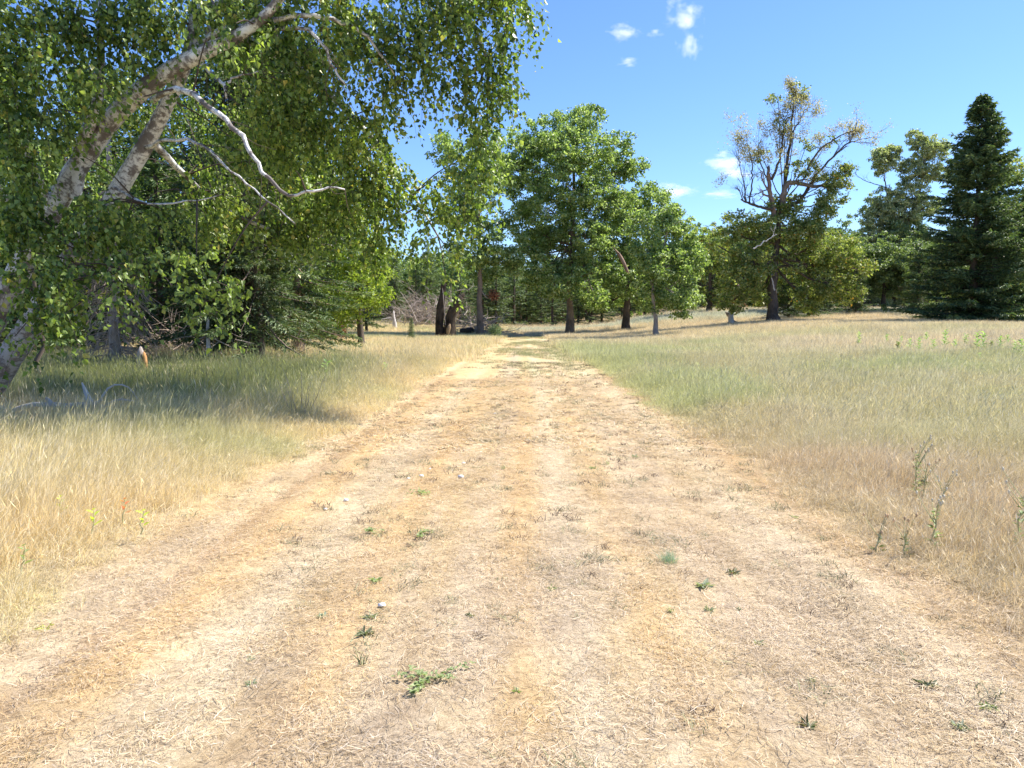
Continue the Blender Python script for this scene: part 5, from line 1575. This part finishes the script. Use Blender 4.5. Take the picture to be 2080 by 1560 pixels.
for px, py, s, lb in ((936, 972, .036, "largest white chip on the track, right of the others"), (856, 970, .026, "long white chip left of the largest"), (829, 974, .017, "small round white chip, leftmost of the row"),
                      (1005, 842, .03, "white chip lying further up the track"), (941, 944, .026, "dull white chip above the largest one"), (703, 1020, .026, "flat pale chip in the left wheel track"),
                      (661, 1037, .018, "small pale chip left of the flat one"), (605, 912, .018, "tiny white chip at the left edge of the track"), (873, 955, .014, "tiny white chip above the long one"), (775, 1236, .03, "pale splinter beside the ragged weeds")):
    chip(px, py, s, lb)

# upright leafy plants (milkweed like) in the right hand field
def leafy(h, n, mat, leaf=.11, branch=0):
    T = Tubes(); T.add(wiggle(curve([(0, 0, -.03), (.02, 0, h * .5), (.03, 0, h)], 6), .006), np.linspace(.006, .003, 6), 5)
    z = np.linspace(.2, 1, n) * h; a = np.arange(n) * 2.4
    ax = np.stack([np.cos(a), np.sin(a), .55 + .3 * rs.rand(n)], 1)
    V, Tt = leaf_arrays(np.stack([.02 + 0 * z, 0 * z, z], 1), ax, np.tile([0, 0, 1.], (n, 1)) + unit(n) * .3, leaf * (.7 + .5 * rs.rand(n)) * (1.25 - .5 * z / h), leaf * .38, hexa=True)
    return T.mesh("stem", M_STEM), mesh_np("leaves", V, [Tt], mat)


M_MILK = leaf_material("milkweed_leaves", (.22, .34, .12), (.30, .44, .17), (.42, .55, .24), transl=.4, gloss=.2)
variants = [leafy(.62, 18, M_MILK, .17), leafy(.5, 14, M_MILK, .17), leafy(.42, 12, M_MILK, .15)]
plants = [(1744, 700, 0, "leafy green plant standing alone at the left end of the field row"), (1801, 695, 1, "second leafy plant from the left in the field row"), (1831, 697, 2, "short leafy plant third from the left in the field row"),
          (1867, 715, 0, "dense leafy plant right of the yellow clump"), (1848, 708, 2, "thin leafy sprig beside the yellow clump"), (1880, 692, 2, "small leafy sprig behind the dense plant"), (1894, 712, 1, "leafy plant just left of the row centre"),
          (1920, 705, 0, "tall leafy plant under the left boughs of the big spruce"), (1938, 707, 2, "tiny leafy sprig right of the tall one"), (1962, 700, 1, "leafy plant below the trunk of the big spruce"), (1985, 710, 0, "left of two dense leafy plants near the right"),
          (1995, 712, 0, "right of two dense leafy plants near the right"), (1990, 735, 2, "bright leafy plant lower than all others in the field"), (2045, 698, 2, "leafy sprig high near the right edge"), (2060, 724, 0, "big leafy plant at the right edge"),
          (2072, 722, 1, "leafy plant touching the right edge"), (2030, 712, 1, "leafy plant left of the big one at the right edge"), (665, 780, 1, "leafy green plant in the grass left of the track"), (784, 768, 2, "small dark green sprig left of the track"),
          (1600, 1000, 2, "thin green plant at the right verge")]
for px, py, v, lb in plants[:-1]:
    x, y = hit(px, py + 6)
    r = thing("leafy_plant", (x, y, float(gz(x, y))), lb, "plant", "leafy plants in the field" if px > 1700 else None)
    link("stem", variants[v][0], r); link("leaves", variants[v][1], r)
    r.rotation_euler = (0, 0, rs.rand() * 6.28); s = .8 + .35 * rs.rand(); r.scale = (s, s, s)
V_, T_ = leaf_arrays(np.array([[0, 0, .05]] * 1), np.array([[0, 0, 1.]]), np.array([[0, 1., 0]]), .1, .05)
for px, py, lb in ((1822, 718, "yellowing leafy clump among the green field plants"), (2012, 716, "yellow leafy clump left of the right edge plants")):
    x, y = hit(px, py)
    r = thing("yellow_plant", (x, y, float(gz(x, y))), lb, "plant")
    for k in range(1):
        a, b = leafy(.38, 26, M_OAK_YEL, .16); link("stem", a, r); link("leaves", b, r)

# tall flowering weeds at the right verge
def verge_weed(px, py, h, label, green=True, heads=8):
    h = h * .82
    x, y = hit(px, py)
    r = thing("verge_weed", (x, y, float(gz(x, y))), label, "weed")
    S = Tubes(); H = []; 
    S.add(wiggle(curve([(0, 0, -.03), (.01, 0, h * .5), (.03, 0, h)], 7), .008), np.linspace(.0065, .003, 7), 5); H.append((.03, 0, h))
    for k in range(heads - 1):
        z = h * (.45 + .45 * rs.rand()); a = rs.rand() * 6.28; l = .10 + .12 * rs.rand()
        e = np.array([math.cos(a) * l * .6, math.sin(a) * l * .6, z + l]); S.add(curve([(0.015, 0, z), e * .6 + np.array([0, 0, z]) * .4, e], 4), [.003, .003, .002, .002], 4); H.append(tuple(e))
    link("stem", S.mesh("stem", M_STEM), r)
    HT = Tubes()
    for e in H: HT.add([np.array(e) - [0, 0, .012], np.array(e) + [0, 0, .004], np.array(e) + [0, 0, .014]], [.004, .009, .004], 6)
    link("flower_heads", HT.mesh("flower_heads", M_WHITE if green else M_DRYHEAD), r)["kind"] = "stuff"
    n = int(40 * h / .5); z = (.05 + .8 * rs.rand(n)) * h; a = rs.rand(n) * 6.28
    V, T = leaf_arrays(np.stack([0 * z + .01, 0 * z, z], 1), np.stack([np.cos(a), np.sin(a), .5 + 0 * a], 1), np.tile([0, 0, 1.], (n, 1)) + unit(n) * .4, .065 * (1.3 - z / h), .018)
    link("leaves", mesh_np("leaves", V, [T], M_WEED if green else M_WEEDD), r)


verge_weed(1858, 1012, .56, "tall yellow green weed with pale flower heads at the right verge")
verge_weed(1874, 1022, .40, "brown dried weed just right of the tall yellow green one", green=False)
verge_weed(1893, 1118, .42, "bushy bright green weed in the tan verge grass")
verge_weed(2066, 1128, .56, "tall weed with white heads at the right edge of the verge")
verge_weed(1912, 1030, .22, "short grey green weed behind the bushy bright one")
verge_weed(1780, 1125, .18, "small dark headed dry weed left of the bushy bright one", green=False, heads=4)
verge_weed(1832, 1135, .22, "thin dry weed with dark heads beside the bushy bright one", green=False, heads=5)

# leaves on the left verge
for px, py, mat, lb, nm in ((250, 1068, M_REDLEAF, "sprig of red leaves in the left verge grass", "red_leaf_sprig"), (187, 1092, M_YEL, "yellow green leaf pair in the left verge grass", "seedling"), (287, 1095, M_YEL, "bright green leaf beside the track at the left", "seedling"), (120, 1062, M_YEL, "pale yellow leaf sprig at the far left of the verge", "seedling"),
                            (45, 1180, M_WEED, "small green weed low at the left edge", "weed")):
    x, y = hit(px, py + 12)
    r = thing(nm, (x, y, float(gz(x, y)) + .10), lb, "plant")
    a, b = leafy(.14, 6, mat, .06); link("stem", a, r); link("leaves", b, r)

# ------------------------------------------------------------------ clouds
def cloud_material():
    m, t, out = nodes("cloud_vapour")
    N = t.nodes.new; K = t.links.new
    tc = N("ShaderNodeTexCoord")
    ln = N("ShaderNodeVectorMath"); ln.operation = 'LENGTH'; K(tc.outputs["Object"], ln.inputs[0])
    oi = N("ShaderNodeObjectInfo")
    nz = N("ShaderNodeTexNoise"); nz.noise_dimensions = '4D'; nz.inputs["Scale"].default_value = 1.7; nz.inputs["Detail"].default_value = 4; nz.inputs["Roughness"].default_value = .6
    K(tc.outputs["Object"], nz.inputs["Vector"])
    w = N("ShaderNodeMath"); w.operation = 'MULTIPLY'; w.inputs[1].default_value = 20; K(oi.outputs["Random"], w.inputs[0]); K(w.outputs[0], nz.inputs["W"])
    a = N("ShaderNodeMath"); a.operation = 'MULTIPLY_ADD'; a.inputs[1].default_value = 2.6; a.inputs[2].default_value = -1.05; K(nz.outputs[0], a.inputs[0])
    s = N("ShaderNodeMath"); s.operation = 'SUBTRACT'; K(a.outputs[0], s.inputs[0])
    l2 = N("ShaderNodeMath"); l2.operation = 'MULTIPLY'; l2.inputs[1].default_value = .95; K(ln.outputs["Value"], l2.inputs[0])
    K(l2.outputs[0], s.inputs[1])
    ad = N("ShaderNodeMath"); ad.operation = 'ADD'; ad.inputs[1].default_value = .30; ad.use_clamp = True; K(s.outputs[0], ad.inputs[0])
    d = N("ShaderNodeMath"); d.operation = 'MULTIPLY'; d.inputs[1].default_value = .075; K(ad.outputs[0], d.inputs[0])
    v = N("ShaderNodeVolumePrincipled"); v.inputs["Color"].default_value = (1, 1, 1, 1); v.inputs["Anisotropy"].default_value = .2
    K(d.outputs[0], v.inputs["Density"]); K(v.outputs[0], out.inputs["Volume"])
    return m


M_CLOUD = cloud_material()


def clouds():
    n, k = 14, 20
    th = np.linspace(0, math.pi, n); ph = np.linspace(0, 2 * math.pi, k, endpoint=False)
    V = np.array([[math.sin(a) * math.cos(b), math.sin(a) * math.sin(b), math.cos(a)] for a in th for b in ph])
    i = np.arange(n - 1)[:, None] * k; j = np.arange(k)[None]; j2 = (j + 1) % k
    Q = np.stack([i + j, i + k + j, i + k + j2, i + j2], -1).reshape(-1, 4)
    me = mesh_np("cloud", V, [Q], M_CLOUD)
    D = 900.0
    for px, py, w, h, lb in ((1388, 30, 40, 32, "ragged white puff high in the sky, the topmost cloud"), (1268, 64, 32, 18, "small white puff high and leftmost"), (1402, 92, 26, 30, "slanting white wisp under the topmost puff"),
                             (1330, 68, 16, 10, "tiny faint wisp between the upper puffs"), (1276, 126, 26, 9, "thin faint streak under the leftmost puff"), (1368, 387, 48, 19, "solid flat based cloud just above the oaks"),
                             (1478, 335, 50, 19, "bright cloud left of the half dead oak's twigs"), (1495, 352, 40, 16, "cloud partly behind the half dead oak's twigs"), (1462, 395, 44, 9, "thin flat cloud low beside the half dead oak"), (1470, 314, 24, 9, "faint wisp above the cloud by the half dead oak")):
        o = link("cloud", me); c = P(px, py, D)
        o.location = c; s = D / FPX * 1.25
        o.scale = (w * s, (w + h) * .5 * s, h * s)
        tag(o, lb, "cloud", "small white clouds")


clouds()
print("tris", sum(len(m.loops) - 2 * len(m.polygons) for m in bpy.data.meshes if m.users))
